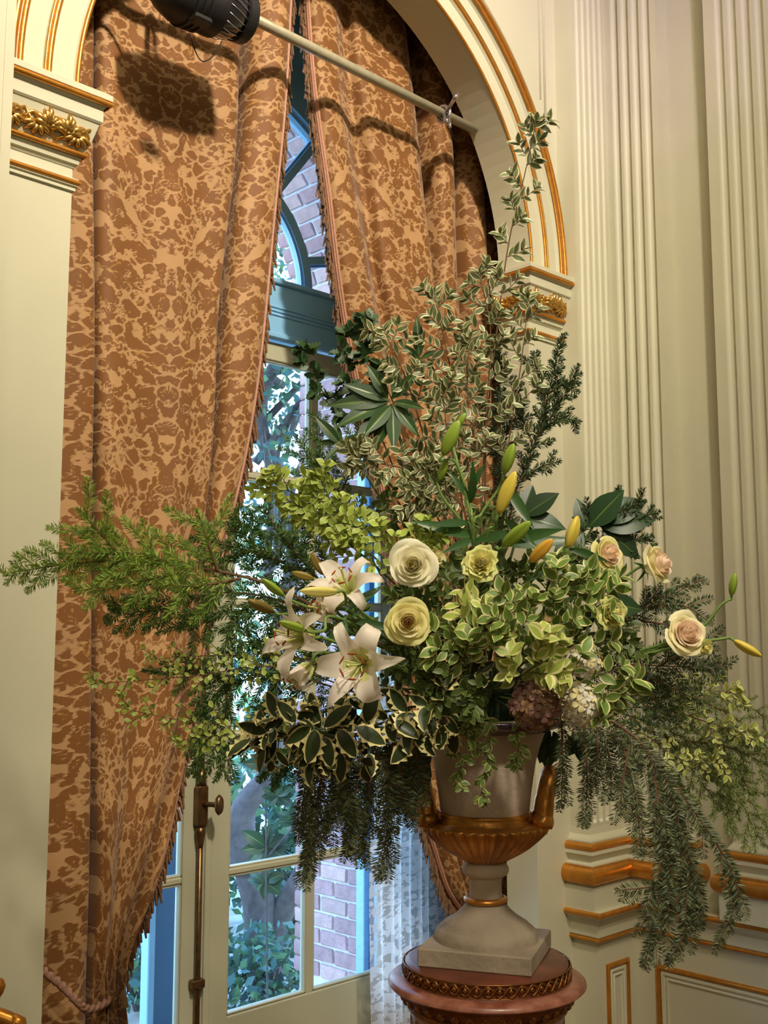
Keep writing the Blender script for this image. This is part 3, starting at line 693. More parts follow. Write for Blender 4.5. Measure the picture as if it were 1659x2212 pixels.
def cat1(xs, ys, x):      # smooth interpolation (catmull-rom) through increasing xs
    xs = np.array(xs, float); ys = np.array(ys, float); x = np.clip(x, xs[0], xs[-1]); i = np.clip(np.searchsorted(xs, x) - 1, 0, len(xs) - 2)
    m = np.gradient(ys, xs); h = xs[i + 1] - xs[i]; t = (x - xs[i]) / h
    return (2*t**3 - 3*t**2 + 1) * ys[i] + (t**3 - 2*t**2 + t) * h * m[i] + (-2*t**3 + 3*t**2) * ys[i + 1] + (t**3 - t**2) * h * m[i + 1]
def drape(knots, z0, z1, YC, nu, nz, uref, flip=1, useg=None):
    """knots: list of ([(py,px)...] or [(z,X)...] flagged, yoff fn).  Returns X,Y,Z,u arrays"""
    Z = np.linspace(z0, z1, nz); K = len(knots); KX = np.zeros((nz, K)); KY = np.zeros((nz, K))
    for k, (tab, yo) in enumerate(knots):
        pts = []
        for (a, c) in tab:
            if a >= 100000: pts.append((a - 200000, c))       # direct (z + 200000, X)
            else: p = onY(c, a, YC); pts.append((p.z, p.x))
        pts.sort(); KX[:, k] = cat1([p[0] for p in pts], [p[1] for p in pts], Z)
        if hasattr(yo, '__len__'): KY[:, k] = np.interp(Z, [q[0] for q in yo], [q[1] for q in yo])
        else: KY[:, k] = (yo * 1.9 if yo > .03 else yo * 1.15) if len(knots) < 21 else yo
    s_ = np.linspace(0, K - 1, nu); i = np.clip(s_.astype(int), 0, K - 2); t = s_ - i
    def cr_(A):
        P = np.concatenate([2 * A[:, :1] - A[:, 1:2], A, 2 * A[:, -1:] - A[:, -2:-1]], 1)
        p0, p1, p2, p3 = P[:, i], P[:, i + 1], P[:, i + 2], P[:, i + 3]
        return .5 * (2 * p1 + (p2 - p0) * t + (2 * p0 - 5 * p1 + 4 * p2 - p3) * t**2 + (3 * p1 - p0 - 3 * p2 + p3) * t**3)
    X = cr_(KX); Y = YC + cr_(KY)
    row = -1 - nz // 6 if useg is None else int(useg * nz)     # arc length from one representative height
    dx = np.diff(X[row]); dy = np.diff(Y[row]); u = np.concatenate([[0], np.cumsum(np.hypot(dx, dy))])
    return X, Y, np.repeat(Z[:, None], nu, 1), u
def cloth_obj(name, X, Y, Z, u, v, mats, parent, fields, smooth=True):
    nz, nu = X.shape; V = np.stack([X, Y, Z], -1).reshape(-1, 3) - np.array(parent.location)
    me = bpy.data.meshes.new(name); nv = nz * nu; nf = (nz - 1) * (nu - 1)
    a = (np.arange(nz - 1)[:, None] * nu + np.arange(nu - 1)[None]).reshape(-1); fc = np.stack([a, a + 1, a + nu + 1, a + nu], 1)
    me.vertices.add(nv); me.vertices.foreach_set('co', V.astype(np.float32).ravel()); me.loops.add(nf * 4); me.loops.foreach_set('vertex_index', fc.astype(np.int32).ravel())
    me.polygons.add(nf); me.polygons.foreach_set('loop_start', (np.arange(nf) * 4).astype(np.int32)); me.polygons.foreach_set('use_smooth', np.ones(nf, bool)); me.update(calc_edges=True)
    for m in mats: me.materials.append(m)
    at_ = me.attributes.new('motif', 'FLOAT_COLOR', 'POINT'); uu2 = np.repeat(u[None], nz, 0).ravel(); vv2 = v.ravel()
    c = np.ones((nv, 4), np.float32)
    for k, (F_, sc_) in enumerate(fields): c[:, k] = np.clip(.5 + sample(F_, uu2, vv2) * sc_, 0, 1)
    at_.data.foreach_set('color', c.ravel()); me.validate(); return link(name, me, parent)
TOP = 4.80
zz = lambda *p: [(200000 + a, c) for a, c in p]
# ---- left curtain
LC = empty('curtain', (1.9, .38, TOP), 'brown damask curtain left of the window gap, tied back low at its left', 'curtain', None)
kL = [
 (zz((-.3,1.40),(.3,1.46),(1.,1.40),(4.8,1.40)), .02),
 (zz((-.3,1.52),(.35,1.55),(1.,1.50),(4.8,1.52)), -.05),
 ([(0,170),(400,168),(1000,160),(1600,150),(1900,152),(2100,150),(2260,150)], -.055),
 ([(0,186),(400,184),(1000,184),(1600,183),(1900,183),(2100,176),(2260,172)], -.01),
 ([(0,196),(400,194),(1000,193),(1600,190),(1900,190),(2100,180),(2260,176)], .035),
 ([(0,200),(400,198),(1000,197),(1600,193),(1900,193),(2100,184),(2260,180)], -.045),
 ([(0,270),(400,262),(1000,252),(1600,232),(1900,214),(2100,200),(2260,200)], -.06),
 ([(0,345),(700,340),(1000,336),(1300,320),(1600,285),(1900,236),(2100,212),(2260,214)], -.045),
 ([(0,420),(700,400),(1000,390),(1300,365),(1600,325),(1900,262),(2100,222),(2260,226)], -.055),
 ([(0,505),(350,490),(700,455),(1000,438),(1300,405),(1600,358),(1900,288),(2100,232),(2260,238)], -.035),
 ([(0,520),(350,505),(700,462),(1000,443),(1300,410),(1600,364),(1900,294),(2100,235),(2260,241)], .05),
 ([(0,545),(350,520),(700,480),(1000,458),(1300,418),(1600,370),(1900,300),(2100,238),(2260,244)], .075),
 ([(0,548),(350,520),(700,482),(1000,460),(1300,419),(1600,371),(1900,301),(2100,239),(2260,245)], -.02),
 ([(0,575),(350,548),(700,515),(1000,482),(1300,428),(1600,378),(1900,312),(2100,244),(2260,252)], -.065),
 ([(0,605),(350,580),(700,546),(1000,505),(1300,440),(1600,386),(1900,322),(2100,250),(2260,258)], -.05),
 ([(0,622),(350,594),(700,560),(1000,516),(1300,448),(1600,392),(1900,330),(2100,255),(2260,263)], -.01),
]
X, Y, Z, u = drape(kL, FLOOR + .02, TOP, .35, 330, 1000, 0)
# soft secondary ripples
Y = Y + .010 * np.sin(u[None] * 21 + Z * .9) * np.clip((Z - .2) / 2, .2, 1) + .006 * np.sin(Z * 5 + u[None] * 9)
gath = np.exp(-((Z - .36) / .22) ** 2); Y = Y + gath * .02 * np.sin(u[None] * 46); 
iref = np.argmin(np.abs(X[-167] - onY(345, 400, .35).x))
uL = u - u[iref]
vL = (TOP - Z) + .0; voff = (TOP - onY(345, 380, .35).z); vL = vL - voff + (np.clip(2.2 - Z, 0, 3) * .16) * ((X - X[:, :1]) / 1.0) ** 1 * 0
cloth_obj('damask_cloth', X, Y, Z, uL, vL, [damask], LC, [(blob2, .06), (linef, .12)])
def edge_trim(X, Y, Z, side, parent, zlo, zhi, fr=True):
    nz = X.shape[0]; idx = [i for i in range(0, nz, 5) if zlo <= Z[i, 0] <= zhi]; nu = X.shape[1]
    def col(j):
        j = j if side > 0 else nu - 1 - j; j = nu - 1 - j if side > 0 else nu - 1 - j
        return j
    E = [-1, -4, -8, -12] if side > 0 else [0, 2, 4, 6]
    def off(i, e): return Vector((X[i, e], Y[i, e] - .006, Z[i, e]))
    br = B()
    for k, e in enumerate(E[1:]): br.tube([off(i, e) for i in idx], .0065 if k != 1 else .0085, 6)
    br.obj('braid', pinkbraid, parent, smooth=True)
    g = B(); i0 = idx[0]; i1 = idx[-1]; zc = Z[i0, 0]
    ea = E[0]
    zs_ = np.arange(zlo, zhi, .0065)
    for z in zs_:
        ex = float(np.interp(z, Z[:, 0], X[:, ea])); ey = float(np.interp(z, Z[:, 0], Y[:, ea])); L0 = rnd(.05, .08)
        sx_ = side * rnd(.004, .022); p = Vector((ex, ey, z)); w = rnd(-.012, .012)
        g.tube([p, p + Vector((sx_ * .7, w - .008, -L0 * .35)), p + Vector((sx_ * (1.0 + rnd(-.3, .3)), w * 1.5 - .008, -L0))], [.0050, .0062, .0035], 4)
    g.obj('fringe', fringem, parent, kind='stuff')
edge_trim(X, Y, Z, 1, LC, .45, TOP - .02)
# tie back rope
g = B(); rp = crom([onY(92, 2095, .22), onY(130, 2125, .20), onY(165, 2160, .18), onY(190, 2180, .19), onY(225, 2168, .24), onY(252, 2145, .40)], 10)
for ph in (0, PI):
    g.tube([p + Vector((math.cos(i * .9 + ph) * .007, 0, math.sin(i * .9 + ph) * .007)) for i, p in enumerate(rp)], .0085, 6)
setp(g.obj('tieback_cord', M('mauve_cord', (150, 110, 90), .7, noise=(90, .3)), smooth=True), 'twisted tie-back cord round the bottom of the left curtain', 'cord')
# ---- right curtain
RC = empty('curtain', (3.5, .38, TOP), 'brown damask curtain right of the window gap, behind the flowers, pulled right', 'curtain')
kR = [
 ([(0,652),(200,668),(400,692),(600,718),(750,744),(950,790),(1200,840),(1500,872),(1740,902),(1850,935),(1920,960),(1990,1000),(2080,985),(2212,975)], .0),
 ([(0,662),(200,680),(400,706),(600,732),(750,760),(950,806),(1200,852),(1500,884),(1740,912),(1850,944),(1920,968),(1990,1008),(2080,992),(2212,985)], -.05),
 ([(0,700),(200,715),(400,742),(600,772),(750,800),(950,842),(1200,880),(1500,910),(1740,934),(1850,960),(1920,982),(1990,1018),(2080,1005),(2212,1000)], -.055),
 ([(0,735),(200,752),(400,782),(600,808),(750,835),(950,870),(1200,902),(1500,930),(1740,952),(1850,975),(1920,995),(1990,1025),(2080,1018),(2212,1014)], .0),
 ([(0,745),(200,765),(400,798),(600,818),(750,845),(950,878),(1200,908),(1500,936),(1740,957),(1850,980),(1920,1000),(1990,1028),(2080,1022),(2212,1020)], -.045),
 ([(0,795),(200,812),(400,842),(600,866),(750,888),(950,915),(1200,938),(1500,960),(1740,978),(1850,996),(1920,1014),(1990,1036),(2080,1034),(2212,1034)], -.06),
 ([(0,850),(200,868),(400,884),(600,915),(950,950),(1200,968),(1740,1000),(1920,1030),(2080,1048),(2212,1050)], -.045),
 ([(0,862),(200,900),(400,920),(600,925),(950,956),(1200,975),(1740,1006),(1920,1036),(2080,1053),(2212,1055)], .02),
 ([(0,900),(200,915),(400,932),(600,936),(950,964),(1200,982),(1740,1012),(1920,1040),(2080,1056),(2212,1059)], .07),
 ([(0,905),(200,920),(400,936),(600,942),(950,968),(1200,985),(1740,1015),(1920,1044),(2080,1059),(2212,1062)], -.03),
 ([(0,930),(200,945),(400,958),(600,966),(950,988),(1200,1003),(1740,1030),(1920,1056),(2080,1068),(2212,1072)], -.055),
 ([(0,950),(200,965),(400,978),(600,988),(950,1006),(1200,1018),(1740,1042),(1920,1066),(2080,1077),(2212,1081)], .0),
 ([(0,962),(200,976),(400,990),(600,1000),(950,1016),(1200,1028),(1740,1050),(1920,1072),(2080,1084),(2212,1088)], .065),
 ([(0,965),(200,980),(400,994),(600,1004),(950,1020),(1200,1031),(1740,1053),(1920,1075),(2080,1087),(2212,1091)], -.02),
 ([(0,990),(200,1005),(400,1018),(600,1026),(950,1040),(1200,1050),(1740,1068),(1920,1085),(2080,1096),(2212,1100)], -.055),
 ([(0,1015),(200,1030),(400,1040),(600,1048),(950,1058),(1200,1066),(1740,1080),(1920,1096),(2080,1106),(2212,1110)], .0),
 ([(0,1030),(200,1046),(400,1056),(600,1064),(950,1074),(1200,1080),(1740,1092),(1920,1106),(2080,1116),(2212,1120)], .07),
 ([(0,1060),(200,1075),(400,1084),(600,1090),(950,1098),(1200,1104),(1740,1112),(1920,1122),(2080,1130),(2212,1134)], -.03),
 ([(0,1100),(200,1110),(400,1116),(600,1120),(950,1126),(1200,1130),(1740,1136),(1920,1142),(2080,1148),(2212,1150)], .02),
]
X, Y, Z, u = drape(kR, FLOOR + .02, TOP, .35, 300, 900, 0)
Y = Y + .008 * np.sin(u[None] * 19 + Z * 1.1) + .005 * np.sin(Z * 5 + u[None] * 8); X = np.minimum(X, 4.22)
cloth_obj('damask_cloth', X, Y, Z, u + .08, (TOP - Z) - (TOP - onY(860, 360, .35).z), [damask], RC, [(blob2, .06), (linef, .12)])
edge_trim(X, Y, Z, -1, RC, .25, TOP - .02)
# ---- lace sheer
def lace_mat():
    m = bpy.data.materials.new('lace'); m.use_nodes = True; N = m.node_tree.nodes; L = m.node_tree.links; N.remove(N['Principled BSDF'])
    at_ = N.new('ShaderNodeAttribute'); at_.attribute_name = 'motif'; sp_ = N.new('ShaderNodeSeparateColor'); L.new(at_.outputs['Color'], sp_.inputs[0])
    mr = N.new('ShaderNodeMapRange'); mr.inputs['From Min'].default_value = .47; mr.inputs['From Max'].default_value = .53; mr.inputs['To Min'].default_value = .97; mr.inputs['To Max'].default_value = .48; L.new(sp_.outputs['Red'], mr.inputs['Value'])
    d = N.new('ShaderNodeBsdfDiffuse'); d.inputs[0].default_value = (.85, .85, .85, 1); tl = N.new('ShaderNodeBsdfTranslucent'); tl.inputs[0].default_value = (.9, .9, .9, 1)
    m1 = N.new('ShaderNodeMixShader'); m1.inputs[0].default_value = .6; L.new(d.outputs[0], m1.inputs[1]); L.new(tl.outputs[0], m1.inputs[2])
    t = N.new('ShaderNodeBsdfTransparent'); m2_ = N.new('ShaderNodeMixShader'); L.new(mr.outputs[0], m2_.inputs[0]); L.new(t.outputs[0], m2_.inputs[1]); L.new(m1.outputs[0], m2_.inputs[2]); L.new(m2_.outputs[0], N['Material Output'].inputs[0]); return m
SH = empty('lace_curtain', (3.6, .62, 3.4), 'white sheer lace curtain with leafy pattern behind the urn', 'curtain')
kS = []
n_ = 22
for k in range(n_):
    f = k / (n_ - 1); kS.append((zz((-.3, 3.50 + .62 * f), (.9, 3.50 + .62 * f), (1.6, 3.60 + .52 * f), (2.4, 3.86 + .28 * f), (3.4, 3.95 + .2 * f)), .022 * (-1) ** k * (1.5 if k % 3 == 0 else .8)))
X, Y, Z, u = drape(kS, FLOOR + .02, 3.4, .62, 120, 420, 0, useg=.2)
cloth_obj('lace_cloth', X, Y, Z, u * 1.4 + .1, (3.4 - Z) * 1.5, [lace_mat()], SH, [(blob2, .06)])

# ------------------------------------------------------------------ pipe, clamp, stage light
steel = M('painted_pipe', (176, 168, 140), .4, .2, noise=(30, .15)); clampm = M('zinc_clamp', (205, 200, 205), .25, .9)
pz = onY(1015, 275, .13).z; PYY = .13
xe = AX + math.sqrt(AR ** 2 - (pz - AZ) ** 2)
pipe = empty('lighting_pipe', (AX, PYY, pz), 'pale metal pipe spanning the arch in front of both curtains', 'pipe')
B().tube([(2 * AX - xe + .01, PYY, pz), (xe - .01, PYY, pz)], .021, 16).obj('tube', steel, pipe, smooth=True)
ce = empty('pipe_clamp', onY(958, 245, PYY), 'shiny steel clamp with a long bolt near the right end of the pipe', 'clamp')
cp = Vector((onY(955, 245, PYY).x, PYY, pz))
g = B(); g.tube([cp + Vector((0, math.cos(a) * .033, math.sin(a) * .033)) for a in np.linspace(R(-60), R(250), 16)], .008, 8); g.tube([cp + Vector((.016, math.cos(a) * .033, math.sin(a) * .033)) for a in np.linspace(R(-60), R(250), 16)], .008, 8); g.obj('hook', clampm, ce, smooth=True)
g = B(); g.tube([cp + Vector((0, -.03, 0)), onY(985, 208, -.02)], [.009, .008], 8); g.tube([onY(982, 212, -.02), onY(988, 205, -.02)], .011, 8); g.obj('bolt', clampm, ce, smooth=True)
g = B(); g.tube([cp + Vector((0, -.02, -.02)), cp + Vector((-.02, -.05, -.075))], [.020, .012], 8); g.tube([cp + Vector((.03, -.01, -.02)), cp + Vector((.02, -.03, -.07))], [.012, .007], 6); g.obj('wing_nut', clampm, ce, smooth=True)
# stage light: housing axis runs across the view, its lens end to the right
black = M('stage_light_black', (34, 32, 32), .45, .2, bump=(40, .05)); lensm = M('dark_lens', (16, 14, 24), .08, 0, coat=.8)
FL = empty('stage_light', onY(455, 30, .0), 'black stage light with a wire-guarded bulging lens hanging at the top of the arch', 'stage light')
a0 = onY(352, -30, -.02); a1 = onY(560, 53, -.02); ax = (a1 - a0).normalized(); L0 = (a1 - a0).length
mz = zframe(a0, ax) @ Matrix.Scale(.9, 4)
def put(bb, prof, mi=0, n=28, sc=(1, 1)):
    t = B().lathe(prof, n); bb.add([mz @ Vector((v.x * sc[0], v.y * sc[1], v.z)) for v in t.V], t.F, mi)
g = B(); put(g, [(0, -.04), (.05, -.04), (.085, .0), (.11, .06), (.115, .20), (.118, .21), (.118, .235), (.10, .24)]); 
for zq in (.09, .12, .15): put(g, [(.112, zq), (.121, zq), (.121, zq + .012), (.112, zq + .012)])
g.obj('housing', black, FL, smooth=True, autosm=40)
g = B(); put(g, [(.108, .235), (.106, .28), (.096, .32), (.082, .345)]); lens_o = g.obj('lens', lensm, FL, smooth=True)
g = B()
for k in range(22):
    a = 2 * PI * k / 22; g.tube([mz @ Vector((r_ * math.cos(a + t), r_ * math.sin(a + t), z)) for (r_, z, t) in ((.113, .235, 0), (.111, .28, .12), (.101, .32, .24), (.086, .347, .34))], .0016, 4)
g.obj('wire_guard', clampm, lens_o, smooth=True)
g = B(); put(g, [(.088, .34), (.10, .345), (.10, .385), (.082, .39), (.078, .37), (.0, .365)]); g.obj('front_ring', black, FL, smooth=True, autosm=40)
g = B(); q = mz @ Vector((0, 0, .12)); s_ = mz.to_3x3() @ Vector((1, 0, 0))
g.tube(crom([q + s_ * .125, q + s_ * .14 + Vector((0, .02, .12)), q + Vector((0, .06, .22)), q - s_ * .14 + Vector((0, .02, .12)), q - s_ * .125], 6), .011, 6); g.obj('yoke', black, FL, smooth=True)
g = B(); g.bbox(tuple(onY(425, 22, -.15)), tuple(onY(442, 66, -.10)), .006); g.obj('gel_bracket', black, FL)
g = B(); g.tube(crom([onY(412, 72, -.05), onY(418, 100, -.05), onY(436, 132, -.05), onY(462, 120, -.05), onY(480, 88, -.05)], 6), .0022, 5); g.obj('safety_wire', black, FL)
g = B(); g.tube(crom([onY(365, 15, -.02), onY(340, 5, .05), onY(300, -20, .1), onY(250, -60, .13)], 6), .008, 6); g.obj('cable', steel, FL, smooth=True)

# ------------------------------------------------------------------ pedestal and urn
UD = 2.62
def zz_at(py, d=UD): return at(1045, py, d).z
UC = at(1045, 1560, UD); UX, UY = UC.x, UC.y
# axis: keep urn vertical at the plan point of its mouth
sc_ = UD / FPX
def hz(py):  # height on the vertical axis through the urn for an image row
    lo, hi = -1., 3.
    for _ in range(40):
        m = (lo + hi) / 2; v = Vector((UX, UY, m)) - CAM; y = 1106 - FPX * v.dot(c_u) / v.dot(c_f)
        if y > py: lo = m
        else: hi = m
    return (lo + hi) / 2
def rp_(px): return px * sc_
stone = M('urn_stone', (204, 184, 164), .8, noise=(9, .25), bump=(70, .25))
stone_d = M('urn_stone_foot', (170, 154, 134), .85, noise=(7, .3), bump=(60, .3))
urngold = M('urn_antique_gold', (214, 146, 66), .36, .7, noise=(14, .5), bump=(40, .25))
urn = empty('garden_urn', (UX, UY, hz(2062)), 'two-handled stone urn with gilded gadrooned bowl holding the flowers', 'urn')
cU = (UX, UY, 0)
prof = [(rp_(0), hz(1600)), (rp_(120), hz(1600)), (rp_(140), hz(1552)), (rp_(150), hz(1548)), (rp_(152), hz(1556)), (rp_(138), hz(1568)), (rp_(129), hz(1585)), (rp_(119), hz(1612)), (rp_(110), hz(1645)), (rp_(104), hz(1680)), (rp_(99), hz(1715)), (rp_(95), hz(1750)), (rp_(90), hz(1756))]
B().lathe(prof, 72, cU).obj('body', stone, urn, smooth=True, autosm=50)
zA, zB = hz(1778), hz(1862)
def gad(r_, z, a):
    if z > zA or z < zB: return r_
    t = (zA - z) / (zA - zB); amp = .085 * rp_(130) * min(1, t * 12) * (1 - t * .55)
    return r_ - amp * (1 - abs(math.sin(a * 17)) ** .7)
prof = [(rp_(88), hz(1752)), (rp_(99), hz(1752)), (rp_(101), hz(1758)), (rp_(98), hz(1763)), (rp_(104), hz(1767)), (rp_(103), hz(1771)), (rp_(122), hz(1773)), (rp_(128), hz(1776)), (rp_(131), hz(1777.9))]
for k in range(19):
    py = 1778.2 + (1862 - 1778.2) * k / 18; rr = float(np.interp(py, [1778, 1784, 1792, 1800, 1812, 1828, 1840, 1850, 1858, 1862], [134, 136, 133, 127, 115, 96, 78, 60, 46, 38])); prof.append((rp_(rr), hz(py)))
B().lathe(prof, 34 * 10, cU, fn=gad).obj('gadrooned_bowl', urngold, urn, smooth=True)
prof = [(rp_(30), hz(1858)), (rp_(36), hz(1860))] + [(rp_(36 + 14 * math.sin(t)), hz(1877 - 15 * math.cos(t))) for t in np.linspace(.3, PI - .3, 8)] + [(rp_(36), hz(1893)), (rp_(34), hz(1905)), (rp_(34), hz(1925)), (rp_(36), hz(1936))]
B().lathe(prof, 48, cU).obj('neck', stone, urn, smooth=True, autosm=50)
B().lathe([(rp_(38 + 9 * math.sin(t)), hz(1942 - 7 * math.cos(t))) for t in np.linspace(0, PI, 10)], 48, cU).obj('gilt_ring', urngold, urn, smooth=True)
prof = [(rp_(40), hz(1948)), (rp_(44), hz(1953)), (rp_(52), hz(1963)), (rp_(66), hz(1976)), (rp_(82), hz(1987)), (rp_(90), hz(1992)), (rp_(92), hz(1997)), (rp_(100), hz(2001)), (rp_(106), hz(2008)), (rp_(109), hz(2018)), (rp_(109), hz(2030))]
B().lathe(prof, 60, cU).obj('foot', stone_d, urn, smooth=True, autosm=45)
def rotbox(bb, hw, z0, z1, ang, bv=.003):
    t = B().bbox((-hw, -hw, z0), (hw, hw, z1), bv); m = Matrix.Translation(cU) @ Matrix.Rotation(ang, 4, 'Z'); bb.add([m @ v for v in t.V], t.F)
vd = Vector((UX, UY, 0)) - Vector((CAM.x, CAM.y, 0)); va = math.atan2(vd.y, vd.x)
ztop = hz(2027); zpl = hz(2066)
g = B(); rotbox(g, .131, zpl, ztop, va - R(13)); g.obj('plinth', stone_d, urn)
# handles : inverted U loops seen edge on
fdir = Vector((math.cos(va), math.sin(va), 0)); rdir = Vector((math.sin(va), -math.cos(va), 0))
for s_ in (-1, 1):
    g = B(); o_ = Vector((UX, UY, 0))
    def hp(r_, dep, py): v = o_ + rdir * (s_ * rp_(r_)) + fdir * dep; v.z = hz(py); return v
    g.tube(crom([hp(112, -.045, 1785), hp(122, -.044, 1762), hp(126, -.04, 1735), hp(132, -.036, 1700), hp(138, -.022, 1676), hp(139, 0, 1668), hp(138, .022, 1676), hp(132, .036, 1700), hp(126, .04, 1735), hp(122, .044, 1762), hp(112, .045, 1785)], 6),
           [.021] * 6 + [.0215] * 8 + [.0195] * 33 + [.0215] * 8 + [.021] * 6, 12)
    for dd in (-.044, .044): g.tube([hp(118, dd, 1775), hp(121, dd, 1765), hp(123, dd, 1758), hp(124, dd, 1750)], [.026, .027, .024, .019], 12)
    g.obj('handle', urngold, urn, smooth=True)
# pedestal
marble = M('red_marble', (116, 62, 42), .4, noise=(9, .3), rgb2=(88, 48, 34)); marble2 = M('red_marble_rim', (120, 64, 46), .35, noise=(26, .5), rgb2=(160, 104, 84), coat=.15)
bronze = M('bronze_gilt', (146, 92, 44), .35, .75, noise=(40, .4)); mcol = M('pale_red_marble', (186, 148, 128), .3, noise=(14, .3), rgb2=(150, 84, 64), coat=.3)
ped = empty('pedestal', (UX, UY, FLOOR), 'round red marble pedestal with gilt guilloche band under the urn', 'pedestal')
zt = zpl; 
def pr(px): return px * sc_ 
z1 = zt; z2 = zt - .008; z3 = zt - .040; z4 = z3 - .022
B().lathe([(0, z1), (pr(160), z1), (pr(168), z1 - .006), (pr(171), z2), (pr(171), z2 - .003), (pr(174), z3 + .004), (pr(178), z3)], 96, cU).obj('top_drum', marble, ped, smooth=True, autosm=40)
B().lathe([(pr(176), z3), (pr(200), z3 - .004), (pr(206), z3 - .009), (pr(207), z3 - .015), (pr(202), z3 - .020), (pr(190), z3 - .024)], 96, cU).obj('rim', marble2, ped, smooth=True, autosm=50)
zg = (z2 + z3) / 2 + .001; amp = .0135; rg = pr(174)
g = B(); kk = 24
for sg in (1, -1):
    g.tube([Vector((UX + (rg + .0015 + .0015 * sg * math.cos(kk * a)) * math.cos(a), UY + (rg + .0015 + .0015 * sg * math.cos(kk * a)) * math.sin(a), zg + sg * .0118 * math.sin(kk * a))) for a in np.linspace(0, 2 * PI, kk * 14 + 1)], .0021, 4, cap=False)
for k in range(2 * kk):
    a0_ = (k + .5) * PI / kk
    g.tube([Vector((UX + (rg + .002) * math.cos(a0_ + math.cos(t) * .0098 / rg), UY + (rg + .002) * math.sin(a0_ + math.cos(t) * .0098 / rg), zg + .0088 * math.sin(t))) for t in np.linspace(0, 2 * PI, 13)], .0017, 4, cap=False)
for zq in (.0145, -.0145): g.tube([Vector((UX + (rg + .001) * math.cos(a), UY + (rg + .001) * math.sin(a), zg + zq)) for a in np.linspace(0, 2 * PI, 97)], .0018, 5, cap=False)
gband = g.obj('guilloche_band', bronze, ped, smooth=True)
me_r = B().lathe([(0, .004), (.004, .0035), (.0075, .001), (.008, -.002)], 8, fn=lambda r_, z, a: r_ * (1 + .25 * math.cos(4 * a))).mesh('rosette', bronze, True)
for k in range(2 * kk):
    a = (k + .5) * PI / kk; p = Vector((rg * math.cos(a), rg * math.sin(a), zg - FLOOR)); link('rosette', me_r, gband, zframe(p, Vector((math.cos(a), math.sin(a), 0))))
z5 = z3 - .024; z6 = z5 - .034
B().lathe([(pr(188), z5), (pr(186), z5 - .008), (pr(178), z5 - .020), (pr(168), z5 - .030), (pr(164), z6), (pr(168), z6 - .004), (pr(168), z6 - .010), (pr(160), z6 - .014)], 96, cU).obj('bell_moulding', bronze, ped, smooth=True, autosm=50); bellm = [o for o in ped.children if o.name.startswith('bell_moulding')][0]
lf = B()
for j in range(5):
    a = R(-56 + 28 * j); lf.tube([(0, 0, -.016), (math.sin(a) * .008, .004, -.012 + math.cos(a) * .008), (math.sin(a) * .014, .002, -.012 + math.cos(a) * .024)], [.002, .0045, .0015], 5)
me_l = lf.mesh('carved_leaf', M('carved_gilt', (170, 110, 52), .35, .7, noise=(50, .3)), True)
for k in range(36):
    a = 2 * PI * k / 36; p = Vector((pr(178) * math.cos(a), pr(178) * math.sin(a), z5 - .019 - FLOOR)); m = Matrix.Translation(p) @ Matrix.Rotation(a - PI / 2, 4, 'Z') @ Matrix.Rotation(R(-25), 4, 'X') @ Matrix.Scale(.75, 4); link('carved_leaf', me_l, bellm, m)
z7 = z6 - .008; rs = pr(161); nf = 26
def flu(r_, z, a):
    c = (a * nf / (2 * PI)) % 1 - .5; w = .34; 
    dz = max(0, z - (z7 - .030)); x = c / w; y = dz / .012
    q = 1 - x * x - y * y
    return r_ - (.016 * math.sqrt(q) if q > 0 else 0)
zs = [z7, z7 - .010] + [z7 - .016 - .0022 * k for k in range(9)] + [z7 - .1, FLOOR + .16]
B().lathe([(rs, z) for z in zs], nf * 12, cU, fn=flu).obj('fluted_shaft', mcol, ped, smooth=True, autosm=50)
B().lathe([(rs, FLOOR + .17), (rs + .02, FLOOR + .15), (rs + .02, FLOOR + .12), (rs + .04, FLOOR + .1), (rs + .05, FLOOR + .05), (rs + .05, FLOOR)], 64, cU).obj('base', marble2, ped, smooth=True, autosm=40)
# liner dish in the mouth
liner = empty('liner_bowl', (UX, UY, hz(1560)), 'dark glazed liner bowl resting in the urn mouth under the flowers', 'bowl')
B().lathe([(0, hz(1585)), (rp_(118), hz(1585)), (rp_(150), hz(1572)), (rp_(186), hz(1562)), (rp_(193), hz(1553)), (rp_(190), hz(1549)), (rp_(180), hz(1556)), (rp_(140), hz(1566)), (0, hz(1570))], 64, cU).obj('dish', M('dark_glaze', (52, 40, 48), .25, coat=.5), liner, smooth=True)
g = B().lathe([(rp_(120), hz(1568)), (rp_(128), hz(1530)), (rp_(118), hz(1470)), (rp_(80), hz(1440)), (0, hz(1435))], 20, cU); g.obj('foam', M('floral_foam', (38, 54, 34), .95, bump=(30, .5)), liner)

# gilded chair top, bottom left
gc = at(12, 2188, 2.0); ch = empty('gilt_chair', (gc.x, gc.y, FLOOR), 'gilded chair back just peeking in at the bottom left corner', 'chair')
fwd = Vector((0, 1, 0)); 
def gp2(px, py): return at(px, py, 2.0)
g = B(); g.tube(crom([gp2(-210, 2200), gp2(-120, 2188), gp2(-30, 2190), gp2(12, 2200), gp2(30, 2212), gp2(42, 2240), gp2(40, 2600)], 6), .014, 10); g.obj('crest_rail', gilt, ch, smooth=True)
g = B(); t = B().lathe([(0, .022), (.010, .018), (.014, .006), (.010, -.006), (.005, -.014), (.005, -.05)], 14); pos = gp2(-5, 2138); g.add([v + pos for v in t.V], t.F); g.obj('finial', gilt, ch, smooth=True)
for (px, dd) in ((40, 0), (-210, 0), (40, .38), (-210, .38)):
    p = gp2(px, 2240); q = Vector((p.x, p.y, FLOOR)) - c_f * 0 - Vector((math.cos(YAW), math.sin(YAW), 0)) * dd * -1
    B().tube([Vector((q.x, q.y, p.z - .35 if dd else p.z - .05)), Vector((q.x, q.y, FLOOR))], [.014, .010], 8).obj('leg', gilt, ch, smooth=True)
